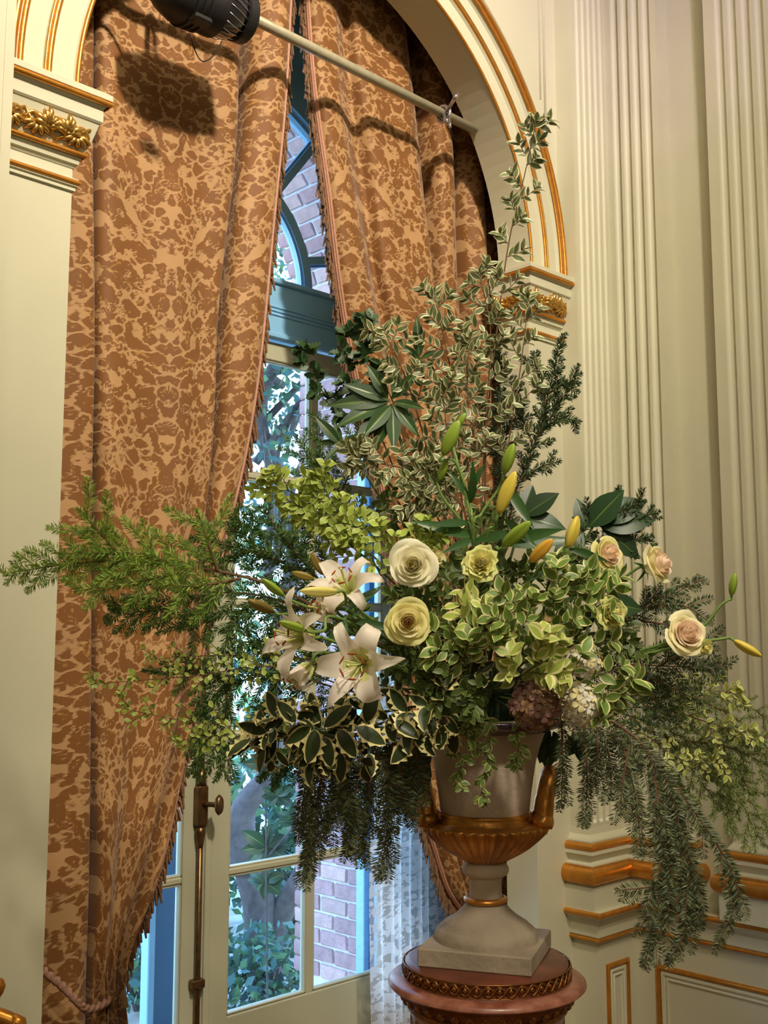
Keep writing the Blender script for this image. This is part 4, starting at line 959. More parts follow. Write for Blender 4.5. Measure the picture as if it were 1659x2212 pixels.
p = gp2(-85, 2240); q = Vector((p.x, p.y, p.z - .36)) + Vector((math.cos(YAW), math.sin(YAW), 0)) * .19
bb = B().bbox((-.14, -.2, -.02), (.14, .2, .02), .012); mrot = Matrix.Translation(q) @ Matrix.Rotation(YAW + PI / 2 * 0, 4, 'Z')
g = B(); g.add([mrot @ Vector((v.x * 1.4, v.y * .6, v.z)) for v in bb.V], bb.F); g.obj('seat', M('chair_velvet', (150, 90, 40), .8), ch)

exec_flora = True
#FLORA#
# ------------------------------------------------------------------ the flower arrangement
U0 = Vector((UX, UY, hz(1500)))
UD0 = (U0 - CAM).dot(c_f)
G = lambda n, c, **k: M(n, c, k.pop('rough', .45), trans=k.pop('trans', .18), rnd=k.pop('rnd', .25), **k)
m_vg, m_vc = G('grey_green_leaf', (104, 116, 74)), G('cream_margin', (226, 216, 172))
m_eg, m_ec = G('fresh_green_leaf', (108, 136, 60)), G('pale_yellow_margin', (214, 208, 146))
m_lime = G('lime_leaf', (160, 178, 78)); m_lime2 = G('lime_margin', (204, 210, 128))
m_laur = G('laurel_leaf', (44, 72, 34), rough=.5, trans=.08); m_laur2 = G('laurel_rib', (96, 120, 60), rough=.3)
m_mag = G('glossy_dark_leaf', (40, 66, 38), rough=.38, trans=.05)
m_hg, m_hc = G('holly_dark', (44, 58, 28), rough=.42, trans=.05), G('holly_cream', (224, 212, 150), rough=.3)
m_box = G('olive_leaf', (78, 96, 44)); m_boxm = G('olive_margin', (122, 134, 70))
m_lilyl = G('lily_leaf', (56, 92, 44), rough=.35)
m_stem = M('green_stem', (110, 138, 66), .5); m_wood = M('brown_twig', (104, 78, 54), .8); m_dstem = M('dark_green_stem', (66, 84, 42), .6)

def leafmesh(name, n, wf, mats, margin=None, fold=.22, curl=.18, wave=0., spin=None):
    V = []; F = []; I = []
    cols = [-1, -margin, 0, margin, 1] if margin else [-1, 0, 1]
    for i in range(n + 1):
        t = i / n; w = wf(t)
        for c in cols:
            ww = w; zz_ = 0; yy = t
            if spin and abs(c) == 1:
                if i % 2 == 1: ww = w * 1.42 + .01; zz_ = spin; yy = t + .03
                else: ww = w * 1.0 + .006; zz_ = -spin * .5
            mc = margin * min(1, ww / max(w, 1e-6)) if (margin and abs(c) == margin) else None
            x = c * ww if abs(c) == 1 or c == 0 else c * w
            V.append((x, yy, fold * abs(x) - curl * t * t + zz_ + (wave * math.sin(t * 9 + (c > 0) * 1.5) * abs(c) if wave else 0)))
    m = len(cols)
    for i in range(n):
        for j in range(m - 1):
            a = i * m + j; F.append((a, a + 1, a + m + 1, a + m)); I.append(1 if (margin and j in (0, m - 2)) else 0)
    return mesh(name, V, F, mats, I, True)
def ell(w, p=.5, tip=1.0): return lambda t: max(.004, w * (math.sin(PI * min(1, t ** p if t > 0 else 0)) ** tip))
LEAF = {
 'var': [leafmesh('leaf', 6, ell(.24, .85), [m_vg, m_vc], .70, wave=.02, curl=c) for c in (.05, .2)],
 'euon': [leafmesh('leaf', 7, ell(.29, .9), [m_eg, m_ec], .72, wave=.02, curl=c) for c in (.0, .2)],
 'euonp': [leafmesh('leaf', 7, ell(.29, .9), [m_lime, m_ec], .55, wave=.02, curl=c) for c in (.0, .2)],
 'lime': [leafmesh('leaf', 6, ell(.30, 1.2), [m_lime, m_lime2], .8, wave=.04, curl=c) for c in (-.1, .25)],
 'laurel': [leafmesh('leaf', 8, ell(.15, .85), [m_laur2, m_laur], .16, curl=c, fold=.3) for c in (.08, .25)],
 'mag': [leafmesh('leaf', 8, ell(.27, .95), [m_laur2, m_mag], .05, curl=c, fold=.15) for c in (.1, .35)],
 'holly': [leafmesh('leaf', 8, ell(.25, .9, .7), [m_hg, m_hc], .86, curl=c, spin=.08, fold=f_) for c, f_ in ((.05, .1), (.4, -.2), (.2, .6), (-.2, .3))],
 'hollyg': [leafmesh('leaf', 8, ell(.27, .9, .8), [m_laur, m_laur], None, curl=c, spin=.07, fold=.1) for c in (.1, .3)],
 'box': [leafmesh('leaf', 5, ell(.27, .9), [m_box, m_boxm], .8, curl=c) for c in (.0, .2)],
 'lily': [leafmesh('leaf', 8, ell(.10, .8), [m_lilyl, m_lilyl], None, curl=c, fold=.3) for c in (.1, .3)],
}
def P3(pts):
    """(px, py, depth) tuples or world vectors -> world points"""
    return [p if isinstance(p, Vector) else at(*p) for p in pts]
def putleaf(root, kind, o, d, n, size):
    me = random.choice(LEAF[kind]); m = frame(o - root.location, d, n); link('leaf', me, root, m @ Matrix.Scale(size, 4))
def vn(s=.8): return cdir(rnd(-s, s), .35 + rnd(-s, s), 1.0)
def along(P, t):
    k = t * (len(P) - 1); i = min(int(k), len(P) - 2); return P[i].lerp(P[i + 1], k - i), (P[i + 1] - P[i]).normalized()
NL = {}
def newroot(name, loc, label, cat, group=None):
    return empty(name, loc, label, cat, group)
def leafy(name, label, pts, kind, size, nt=8, tl=.07, lp=5, t0=.25, droop=0., stem=None, r0=.003, main=True, whorl=3, spread=55, group='cut foliage branches in the urn', sz=.25):
    P = crom([U0.copy()] + P3(pts), 7) if pts[0] != 'free' else crom(P3(pts[1:]), 7)
    root = newroot(name, P[0], label, 'branch', group); stem = stem or m_wood
    g = B(); g.tube(P, [r0 * (1 - .65 * i / (len(P) - 1)) for i in range(len(P))], 6)
    tw = []
    for k in range(nt):
        t = t0 + (1 - t0) * (k + rnd(.1, .9)) / nt; p, T = along(P, t)
        side = 1 if k % 2 else -1; S = c_f.cross(T).normalized() * side; S = (S + c_f * rnd(-.8, .5)).normalized()
        a = R(spread + rnd(-15, 15)); L = tl * rnd(.6, 1.2) * (1.1 - .5 * t)
        d = (T * math.cos(a) + S * math.sin(a) + Vector((0, 0, -droop))).normalized()
        q = [p, p + d * L * .5, p + d * L + T * L * .18 + Vector((0, 0, -droop * L * .3))]
        g.tube(q, [.0014, .0011, .0008], 4, cap=False); tw.append(q)
    tw.append([along(P, max(0, 1 - tl * .8 / max(.05, (P[-1] - P[0]).length)))[0], P[-1]])
    g.obj('stem', stem, root)
    for q in tw:
        q = [Vector(v) for v in q]
        for j in range(lp):
            t = (j + .6) / lp; p, T = along(q, min(.98, t)); S = c_f.cross(T).normalized() * (1 if j % 2 else -1)
            d = (T * rnd(.5, .9) + S * rnd(.6, 1.0) + c_f * rnd(-.7, .3) + Vector((0, 0, -droop * .5))).normalized(); putleaf(root, kind, p, d, vn(), size * rnd(1 - sz, 1 + sz))
        T = (q[-1] - q[-2]).normalized()
        for j in range(whorl):
            a = 2 * PI * j / max(1, whorl) + rnd(-.4, .4); s1 = T.orthogonal().normalized(); s2 = T.cross(s1)
            d = (T * rnd(.5, 1.0) + s1 * math.cos(a) + s2 * math.sin(a)).normalized(); putleaf(root, kind, q[-1], d, (T * .6 - c_f * .6 - d * .0 + c_u * .2), size * rnd(1 - sz, 1 + sz))
    if main:
        n = int((P[-1] - P[0]).length * (1 - t0) / size * .9)
        for j in range(n):
            t = t0 + (1 - t0) * (j + .5) / n; p, T = along(P, min(.99, t)); S = c_f.cross(T).normalized() * (1 if j % 2 else -1)
            putleaf(root, kind, p, (T * .6 + S * rnd(.5, 1) + c_f * rnd(-.8, .2)).normalized(), vn(), size * rnd(.7, 1.1))
    return root

def needle_arr(P, length, step, mode, w, S0=None):
    P = np.array([tuple(p) for p in P]); seg = np.linalg.norm(np.diff(P, axis=0), axis=1); cum = np.concatenate([[0], np.cumsum(seg)]); tot = cum[-1]
    n = max(2, int(tot / step)); s = (np.arange(n) + .5) * tot / n
    p = np.stack([np.interp(s, cum, P[:, k]) for k in range(3)], 1); i = np.clip(np.searchsorted(cum, s) - 1, 0, len(seg) - 1); T = (P[1:] - P[:-1])[i] / seg[i][:, None]
    ref = np.array(tuple(c_f if S0 is None else S0)); S = np.cross(T, ref); S /= np.linalg.norm(S, axis=1)[:, None] + 1e-9; N_ = np.cross(S, T)
    taper = np.minimum(1, (tot - s) / (length * 1.3) * .6 + .4); taper = np.minimum(taper, s / (length) * .5 + .55)
    out = []
    if mode == 'flat':
        for sg in (-1, 1):
            a = R(58) + rng.normal(size=n) * .10; d = T * np.cos(a)[:, None] + S * (sg * np.sin(a))[:, None] + N_ * (rng.normal(size=n) * .12)[:, None]; out.append((p, d, S * 0 + T))
    else:
        for q in range(3 if mode == 'radial' else 4):
            ph = rng.random(n) * 2 * PI if mode == 'brush' else (np.array([0.3, PI - .3, -PI / 2])[q] + rng.normal(size=n) * .45)
            a = R(52) + rng.normal(size=n) * .15; d = T * np.cos(a)[:, None] + (S * np.cos(ph)[:, None] + N_ * np.sin(ph)[:, None]) * np.sin(a)[:, None]; out.append((p, d, T))
    V = []
    for (p_, d, t_) in out:
        d = d / np.linalg.norm(d, axis=1)[:, None]; L = (length * taper * (.85 + .3 * rng.random(n)))[:, None]
        wv_ = np.cross(d, np.array(tuple(c_f)) + rng.normal(size=(n, 3)) * .5); wv_ /= np.linalg.norm(wv_, axis=1)[:, None] + 1e-9
        V.append(np.stack([p_, p_ + d * L * .45 + wv_ * w, p_ + d * L, p_ + d * L * .45 - wv_ * w], 1).reshape(-1, 3))
    return np.concatenate(V)
def needly(name, label, mains, mat, length=.013, step=.0032, mode='flat', w=.0011, tg=.022, tl=.09, grav=0., spread=50, r0=.003, stemm=None, group='conifer sprays in the urn', sub2=False, t0=.25, tip=.35, plane=.35):
    """mains: list of px paths; first one starts at the urn"""
    paths = []; g = B(); first = None
    for k, pts in enumerate(mains):
        P = crom(([U0.copy()] if k == 0 and pts[0] != 'free' else []) + P3([q for q in pts if q != 'free']), 7)
        if first is None: first = P[0]
        g.tube(P, [r0 * (1 - .7 * i / (len(P) - 1)) for i in range(len(P))], 6, cap=False)
        L = sum((P[i + 1] - P[i]).length for i in range(len(P) - 1)); n = int(L / tg); tt0 = t0 if k == 0 else .08
        i0 = int(tt0 * (len(P) - 1)); paths.append(P[i0:])
        for j in range(int(n * (1 - tt0))):
            t = tt0 + (1 - tt0) * (j + rnd(.2, .8)) / (n * (1 - tt0)); p, T = along(P, min(.995, t)); side = 1 if j % 2 else -1
            S = c_f.cross(T).normalized() * side; S = (S + c_f * rnd(-plane, plane) * 1.6).normalized(); a = R(spread + rnd(-10, 10))
            f = min(1, (1 - t) * 1.6 + tip); LL = tl * f * rnd(.65, 1.2); d = (T * math.cos(a) + S * math.sin(a)).normalized()
            if grav: d = (d * (1 - grav) + Vector((rnd(-.12, .12), rnd(-.12, .12), -1)) * grav).normalized()
            q = [p, p + d * LL * .5 + Vector((0, 0, -grav * LL * .02)), p + (d + T * .15 + Vector((0, 0, -grav * .2))).normalized() * LL]
            g.tube(q, [.0011, .0008, .0005], 4, cap=False); paths.append(q)
            if sub2 and LL > .05:
                for z_ in range(int(LL / .022)):
                    p2, T2 = along(q, .25 + .65 * z_ / max(1, int(LL / .022))); s2 = c_f.cross(T2).normalized() * (1 if z_ % 2 else -1); d2 = (T2 * .7 + s2 * .6 + c_f * rnd(-.4, .4) + Vector((0, 0, -grav * .6))).normalized()
                    q2 = [p2, p2 + d2 * LL * .38]; g.tube(q2, [.0008, .0005], 3, cap=False); paths.append(q2)
    root = newroot(name, first, label, 'branch', group)
    g.obj('stem', stemm or m_wood, root)
    length *= 1.2; w *= 1.25 if mode == 'flat' else 1.45
    V = np.concatenate([needle_arr(p, length, step * (1.25 if mode == 'flat' else .85), mode, w) for p in paths]) - np.array(first)
    nf = len(V) // 4; me = bpy.data.meshes.new('needles'); me.vertices.add(len(V)); me.vertices.foreach_set('co', V.astype(np.float32).ravel())
    me.loops.add(nf * 4); me.loops.foreach_set('vertex_index', np.arange(nf * 4, dtype=np.int32)); me.polygons.add(nf); me.polygons.foreach_set('loop_start', (np.arange(nf) * 4).astype(np.int32))
    if isinstance(mat, (list, tuple)):
        for m_ in mat: me.materials.append(m_)
        me.polygons.foreach_set('material_index', rng.integers(0, len(mat), nf).astype(np.int32))
    else: me.materials.append(mat)
    me.update(calc_edges=True); o = link('needles', me, root); o['kind'] = 'stuff'; return root

fir = [M('fir_bright', (168, 194, 84), .5, trans=.3), M('fir_light', (116, 150, 62), .5, trans=.25)]
fird = [M('fir_dark', (66, 100, 50), .5, trans=.15), M('fir_mid', (92, 128, 54), .5, trans=.2)]
yew = [M('yew_dark', (44, 64, 38), .4, trans=.1), M('yew_mid', (74, 96, 54), .4, trans=.15)]
redw = [M('redwood_dark', (56, 72, 46), .55, trans=.03), M('redwood_grey', (104, 116, 78), .55, trans=.03)]
feath = [M('feather_green', (118, 138, 74), .5, trans=.25), M('feather_pale', (150, 162, 92), .5, trans=.25)]

# --- conifers
needly('fir_branch', 'long bright green fir branch reaching past the left curtain to the picture edge',
 [[(800,1380,2.55),(600,1270,2.5),(420,1225,2.48),(250,1212,2.48),(120,1222,2.48),(8,1240,2.48)], [(270,1214,2.48),(215,1150,2.46),(165,1098,2.46)], [(470,1232,2.48),(445,1160,2.46),(425,1100,2.46)],
  [(360,1220,2.48),(290,1196,2.47),(130,1195,2.46)], [(520,1250,2.48),(430,1265,2.44),(350,1262,2.42)], [(430,1225,2.48),(330,1250,2.46),(160,1278,2.46)]], fir, .0190, .0034, 'radial', .0010, .030, .115, r0=.0045, t0=.5)
needly('fir_branch', 'darker fir branch hanging under the bright one in front of the left curtain',
 [[(820,1420,2.6),(640,1310,2.58),(480,1280,2.56),(330,1320,2.56),(235,1315,2.56)], [(470,1282,2.56),(420,1330,2.55),(385,1365,2.55)], [(560,1290,2.57),(500,1350,2.56),(480,1440,2.56)]], fird, .0175, .0034, 'radial', .0010, .022, .12, grav=.15, r0=.004, t0=.45)
needly('fir_branch', 'fir branch rising in front of the bright window glass behind the lilies',
 [[(820,1350,2.66),(680,1250,2.66),(560,1190,2.66),(500,1120,2.66)], [(690,1255,2.66),(620,1170,2.66),(560,1090,2.66)], [(720,1270,2.66),(690,1180,2.66),(640,1120,2.66)], [(600,1210,2.66),(500,1180,2.66),(410,1160,2.66)], [(760,1300,2.66),(650,1310,2.6),(560,1340,2.6)]], fird, .0155, .0034, 'radial', .0011, .022, .11, r0=.004, t0=.4)
needly('fir_branch', 'upright feathery fir tip against the window left of the laurel leaves',
 [[(860,1300,2.8),(760,1120,2.8),(700,1010,2.8),(688,890,2.8)], [(735,1070,2.8),(770,980,2.8),(775,900,2.8)], [(720,1040,2.8),(670,990,2.8),(640,940,2.8)]], fird, .015, .0036, 'radial', .001, .024, .08, t0=.4)
needly('fir_branch', 'dark fir spray drooping beside the brass door bolt',
 [[(800,1500,2.6),(620,1460,2.6),(500,1480,2.6),(440,1560,2.6),(420,1680,2.6)], [(520,1478,2.6),(430,1450,2.6),(330,1452,2.6)], [(490,1490,2.6),(480,1600,2.6),(475,1680,2.6)], [(600,1462,2.6),(560,1560,2.6),(500,1620,2.6)], [(640,1460,2.6),(560,1400,2.6),(500,1330,2.6)]], fird, .0155, .0034, 'radial', .0011, .022, .085, grav=.3, t0=.4)
needly('fir_branch', 'fir spray filling the gap below the lilies at the door glass',
 [[(850,1500,2.62),(700,1430,2.62),(600,1420,2.62),(530,1400,2.62)], [(700,1432,2.62),(640,1500,2.62),(560,1540,2.62)], [(760,1460,2.62),(700,1540,2.6),(640,1600,2.6)], [(720,1440,2.62),(680,1370,2.62),(600,1340,2.62)]], fird, .015, .0036, 'radial', .0011, .022, .09, grav=.15, t0=.35)
needly('yew_branch', 'tall dark yew branch pointing up beside the right impost',
 [[(1075,1300,2.78),(1110,1080,2.78),(1165,930,2.78),(1192,820,2.78),(1216,722,2.78)], [(1165,935,2.78),(1210,870,2.78),(1250,788,2.78)], [(1155,950,2.78),(1205,905,2.78),(1255,912,2.78)], [(1185,850,2.78),(1215,830,2.78),(1254,828,2.78)], [(1130,1040,2.78),(1165,1010,2.78),(1212,995,2.78)], [(1180,880,2.78),(1160,800,2.78),(1150,760,2.78)], [(1150,960,2.78),(1120,880,2.78),(1112,840,2.78)]], yew, .0165, .0036, 'radial', .0012, .026, .05, r0=.0035, t0=.35)
needly('yew_branch', 'thin brownish yew branch among the cream-edged leaves left of the tall yew',
 [[(1060,1300,2.82),(1080,1050,2.82),(1090,880,2.82),(1075,740,2.82)], [(1085,950,2.82),(1120,900,2.82),(1135,860,2.82)], [(1080,1000,2.82),(1050,930,2.82),(1040,860,2.82)]], yew, .015, .0036, 'radial', .0011, .026, .06, t0=.35)
needly('yew_branch', 'dark yew sprig behind the upper roses on the right',
 [[(1150,1350,2.7),(1250,1220,2.68),(1340,1140,2.66),(1425,1105,2.66)], [(1300,1175,2.67),(1330,1110,2.66),(1395,1082,2.66)], [(1290,1185,2.67),(1360,1170,2.66),(1412,1158,2.66)], [(1240,1230,2.68),(1260,1140,2.67),(1300,1090,2.66)]], yew, .0165, .0036, 'radial', .0012, .024, .06, t0=.35)
needly('redwood_branch', 'stiff dark redwood sprig pointing up to the right between the roses',
 [[(1180,1450,2.55),(1330,1350,2.5),(1440,1290,2.5),(1522,1250,2.5)], [(1400,1312,2.5),(1480,1310,2.5),(1540,1350,2.5)], [(1350,1340,2.5),(1440,1350,2.5),(1510,1390,2.5)], [(1380,1322,2.5),(1410,1290,2.5),(1430,1260,2.5)]], yew, .014, .003, 'flat', .0013, .024, .055, t0=.35)
needly('redwood_branch', 'dark redwood bough spreading right under the pink roses',
 [[(1200,1490,2.5),(1330,1440,2.48),(1460,1440,2.48),(1580,1440,2.48)], [(1350,1440,2.48),(1440,1480,2.46),(1520,1520,2.46)], [(1320,1445,2.48),(1400,1500,2.46),(1450,1560,2.46)], [(1420,1440,2.48),(1480,1410,2.46),(1555,1400,2.46)], [(1300,1455,2.48),(1340,1510,2.46),(1370,1570,2.46)]], yew, .0145, .003, 'flat', .0013, .020, .085, grav=.2, t0=.35)
needly('redwood_branch', 'long drooping redwood bough falling down the right side almost to the dado panel',
 [[(1180,1530,2.42),(1300,1548,2.38),(1400,1620,2.36),(1490,1740,2.36),(1570,1860,2.36),(1588,1950,2.36),(1545,2050,2.36)], [(1440,1680,2.36),(1480,1850,2.35),(1490,1980,2.35),(1440,2085,2.35)],
  [(1400,1620,2.36),(1430,1780,2.35),(1430,1900,2.35),(1330,1925,2.35)], [(1470,1700,2.36),(1440,1830,2.35),(1445,1900,2.35),(1370,2025,2.35)], [(1480,1840,2.36),(1470,1930,2.35),(1420,2000,2.35),(1388,2090,2.35)], [(1420,1650,2.36),(1460,1760,2.35),(1500,1900,2.35),(1505,2010,2.35)]],
 redw, 0.0175, .0036, 'flat', .0014, .025, .085, grav=.62, t0=.28, r0=.004, sub2=False)
needly('redwood_branch', 'redwood fronds hanging straight down right of the urn handle',
 [[(1160,1535,2.4),(1250,1560,2.36),(1330,1590,2.36),(1390,1660,2.36)], [(1212,1550,2.38),(1216,1640,2.37),(1212,1745,2.37)], [(1262,1560,2.36),(1268,1680,2.35),(1264,1790,2.35)], [(1300,1575,2.36),(1318,1650,2.35),(1320,1730,2.35)],
  [(1340,1590,2.36),(1372,1720,2.35),(1386,1850,2.35)], [(1290,1570,2.36),(1290,1640,2.34),(1285,1700,2.34)], [(1360,1610,2.36),(1345,1690,2.34),(1340,1760,2.34)], [(1410,1640,2.36),(1420,1750,2.34),(1415,1850,2.34)]],
 redw, .0170, .0034, 'flat', .0014, .026, .065, grav=.6, t0=.4, sub2=False)
needly('redwood_branch', 'dark redwood fronds hanging like a curtain left of the urn',
 [[(900,1570,2.45),(800,1600,2.42),(700,1620,2.42),(640,1670,2.42)], [(870,1590,2.42),(868,1680,2.41),(882,1765,2.41)], [(850,1590,2.42),(840,1750,2.41),(822,1900,2.41)], [(820,1600,2.42),(800,1700,2.41),(790,1800,2.41)], [(780,1605,2.42),(768,1720,2.41),(750,1850,2.41)],
  [(740,1612,2.42),(720,1720,2.41),(700,1800,2.41)], [(700,1620,2.42),(682,1760,2.41),(650,1905,2.41)], [(670,1640,2.42),(655,1730,2.41),(650,1800,2.41)], [(800,1600,2.42),(850,1680,2.40),(900,1745,2.40)], [(760,1605,2.42),(740,1680,2.40),(735,1760,2.40)], [(890,1580,2.42),(900,1640,2.41),(905,1700,2.41)], [(720,1615,2.42),(760,1740,2.40),(790,1860,2.40)]],
 redw, 0.0175, .0034, 'flat', .0015, .017, .09, grav=.68, t0=.3, sub2=False)
needly('fir_branch', 'short green sprig poking left from the hanging fronds near the door glass',
 [[(860,1570,2.44),(720,1600,2.42),(640,1625,2.42),(590,1700,2.42)], [(650,1620,2.42),(600,1640,2.42),(560,1690,2.42)]], fird, .0145, .0034, 'radial', .0011, .024, .06, grav=.3, t0=.45)
needly('cedar_branch', 'feathery pale green spray reaching right at half height of the hanging boughs',
 [[(1250,1520,2.55),(1400,1560,2.55),(1520,1620,2.55),(1640,1720,2.55)], [(1480,1600,2.55),(1590,1620,2.55),(1700,1680,2.55)], [(1430,1580,2.55),(1500,1670,2.55),(1590,1790,2.55)], [(1540,1630,2.55),(1600,1730,2.55),(1650,1830,2.55)]], feath, .012, .0034, 'brush', .0007, .020, .09, grav=.15, t0=.45, sub2=True)
needly('cedar_branch', 'thin pale spray above the feathery one at the right picture edge',
 [[(1280,1500,2.6),(1420,1510,2.6),(1560,1500,2.6),(1700,1580,2.6)], [(1500,1505,2.6),(1600,1560,2.6),(1680,1640,2.6)], [(1460,1510,2.6),(1540,1560,2.6),(1610,1640,2.6)]], feath, .011, .0036, 'brush', .0007, .022, .075, t0=.45)

# --- cream-edged branches rising behind
GV = 'cream-edged grey-green branches'
vb = [([(1048,1250,2.75),(1050,950,2.75),(1075,700,2.72),(1100,520,2.7),(1135,370,2.68),(1158,262,2.66)], 'tallest cream-edged branch, rising across the gilt arch moulding', 16, .055),
 ([(1020,1250,2.72),(1005,950,2.70),(965,760,2.68),(938,635,2.68)], 'cream-edged branch ending against the right curtain beside the tallest one', 11, .07),
 ([(1035,1250,2.7),(1050,900,2.68),(1060,720,2.66),(1035,590,2.66)], 'cream-edged branch standing just left of the right impost', 12, .07),
 ([(990,1250,2.7),(920,960,2.66),(870,800,2.64),(828,712,2.64)], 'cream-edged branch leaning left over the laurel leaves', 11, .07),
 ([(1000,1250,2.66),(900,1040,2.6),(820,1000,2.56),(765,985,2.55)], 'cream-edged branch bent left below the laurel leaves', 12, .07),
 ([(1060,1250,2.72),(1100,950,2.70),(1125,790,2.68),(1142,640,2.68)], 'cream-edged branch in front of the right impost', 11, .07),
 ([(1010,1250,2.62),(950,1090,2.58),(915,1040,2.56),(890,1110,2.56)], 'short cream-edged branch right of the lime sprig', 9, .06),
 ([(1030,1250,2.66),(990,1040,2.62),(965,920,2.6),(955,830,2.6)], 'cream-edged branch behind the tall green lily bud', 11, .07),
 ([(1050,1250,2.68),(1030,980,2.66),(1010,850,2.64),(1015,730,2.64)], 'cream-edged branch in the middle of the upright group', 11, .07),
 ([(1040,1250,2.6),(1000,1100,2.56),(960,1060,2.55),(925,1000,2.55)], 'cream-edged branch low in the group above the white rose', 10, .06)]
for pts, lab, nt, tl in vb: leafy('variegated_branch', lab, pts, 'var', .030, nt=nt, tl=tl, lp=5, t0=.42, whorl=4, group=GV, main=False, r0=.0032)
# --- yellow-green euonymus in front
eb = [([(1120,1460,2.40),(1190,1350,2.30),(1235,1245,2.30)], 'yellow-margined green branch pointing up to the orange lily bud'),
 ([(1060,1450,2.36),(1050,1390,2.26),(1040,1300,2.28)], 'yellow-margined branch right of the peach-centred rose'),
 ([(1150,1500,2.36),(1250,1470,2.22),(1340,1500,2.22)], 'yellow-margined branch over the pale hydrangea head'),
 ([(1090,1470,2.36),(1130,1400,2.24),(1110,1300,2.24)], 'yellow-margined branch in the centre front'),
 ([(1180,1440,2.38),(1270,1340,2.30),(1295,1250,2.32)], 'yellow-margined branch left of the ruffled yellow rose'),
 ([(1090,1490,2.34),(1140,1450,2.20),(1195,1420,2.20)], 'yellow-margined branch above the brown hydrangea head'),
 ([(1030,1480,2.34),(1000,1420,2.26),(985,1360,2.28)], 'yellow-margined branch left of the bright green rosette')]
for k, (pts, lab) in enumerate(eb): leafy('euonymus_branch', lab, pts, 'euonp' if k in (1, 5) else 'euon', .036, nt=9, tl=.08, lp=4, t0=.45, whorl=4, group='yellow-margined branches in front', stem=m_dstem, main=False)
# --- lime sprigs
for pts, lab in (([(880,1280,2.55),(740,1140,2.5),(650,1075,2.48),(572,1035,2.48)], 'lime green sprig reaching left over the window pane'),
 ([(900,1280,2.5),(780,1160,2.46),(720,1090,2.44),(690,1030,2.44)], 'lime green sprig rising to a dense bright tuft'),
 ([(920,1300,2.48),(850,1200,2.42),(800,1150,2.42),(755,1135,2.42)], 'lime green sprig left of the white rose'),
 ([(940,1290,2.48),(900,1190,2.42),(930,1150,2.42)], 'short lime sprig above the white rose'),
 ([(880,1290,2.52),(760,1180,2.46),(690,1120,2.44),(640,1090,2.44)], 'lime green sprig under the dense tuft')):
    leafy('lime_sprig', lab, pts, 'lime', .026, nt=11, tl=.055, lp=5, t0=.42, whorl=4, group='lime green sprigs', stem=m_dstem, main=True)
# --- olive filler inside
for k, (pts, lab) in enumerate(([(( 930,1420,2.46),(900,1330,2.42),(870,1270,2.42)), 'olive filler branch between the two large cream roses'], [((980,1400,2.44),(985,1300,2.38),(960,1230,2.40)), 'olive filler branch right of the white rose'],
  [((1010,1420,2.42),(1050,1330,2.38),(1060,1270,2.40)), 'olive filler branch below the ruffled greenish rose'], [((1020,1440,2.40),(960,1400,2.34),(930,1380,2.34)), 'olive filler branch under the peach-centred rose'],
  [((1080,1400,2.50),(1110,1290,2.46),(1120,1220,2.46)), 'olive filler branch under the upper lily buds'], [((900,1480,2.45),(800,1400,2.42),(750,1350,2.44)), 'olive filler branch behind the open lilies'],
  [((950,1460,2.42),(900,1430,2.36),(860,1420,2.36)), 'olive filler branch right of the front lily'], [((1000,1480,2.36),(960,1480,2.28),(920,1470,2.28)), 'olive filler branch above the urn rim at left'],
  [((1060,1500,2.34),(1030,1500,2.26),(1010,1520,2.26)), 'olive filler branch above the centre of the urn rim'], [((1110,1440,2.5),(1200,1300,2.5),(1230,1200,2.52)), 'olive filler branch behind the orange bud'],
  [((980,1320,2.62),(880,1180,2.60),(820,1080,2.62)), 'olive filler branch behind the lime sprigs'], [((1040,1300,2.62),(1040,1180,2.58),(1040,1110,2.60)), 'olive filler branch at the foot of the tall lily bud stems'],
  [((1160,1480,2.45),(1280,1400,2.42),(1370,1380,2.44)), 'olive filler branch among the rose stems'])):
    leafy('filler_branch', lab, pts, 'box', .025, nt=10, tl=.07, lp=6, t0=.3, whorl=3, group='olive filler branches', stem=m_dstem, main=True)
# --- trailing sprigs before the urn
for pts, lab in (([(1000,1530,2.36),(992,1600,2.34),(996,1650,2.34),(990,1692,2.34)], 'trailing sprig with pale curled leaves, leftmost on the urn body'),
 ([(1050,1530,2.36),(1058,1600,2.33),(1050,1660,2.33),(1036,1732,2.33)], 'longest trailing sprig, middle of the urn body'),
 ([(1100,1530,2.36),(1118,1580,2.34),(1120,1620,2.34),(1112,1650,2.34)], 'short trailing sprig, right on the urn body'),
 ([(1030,1530,2.36),(1030,1570,2.34),(1022,1615,2.34)], 'shortest trailing sprig at the urn lip')):
    leafy('trailing_sprig', lab, pts, 'euon', .022, nt=5, tl=.022, lp=3, t0=.3, whorl=2, group='trailing sprigs on the urn', stem=m_dstem, main=True, droop=.3, r0=.0018)
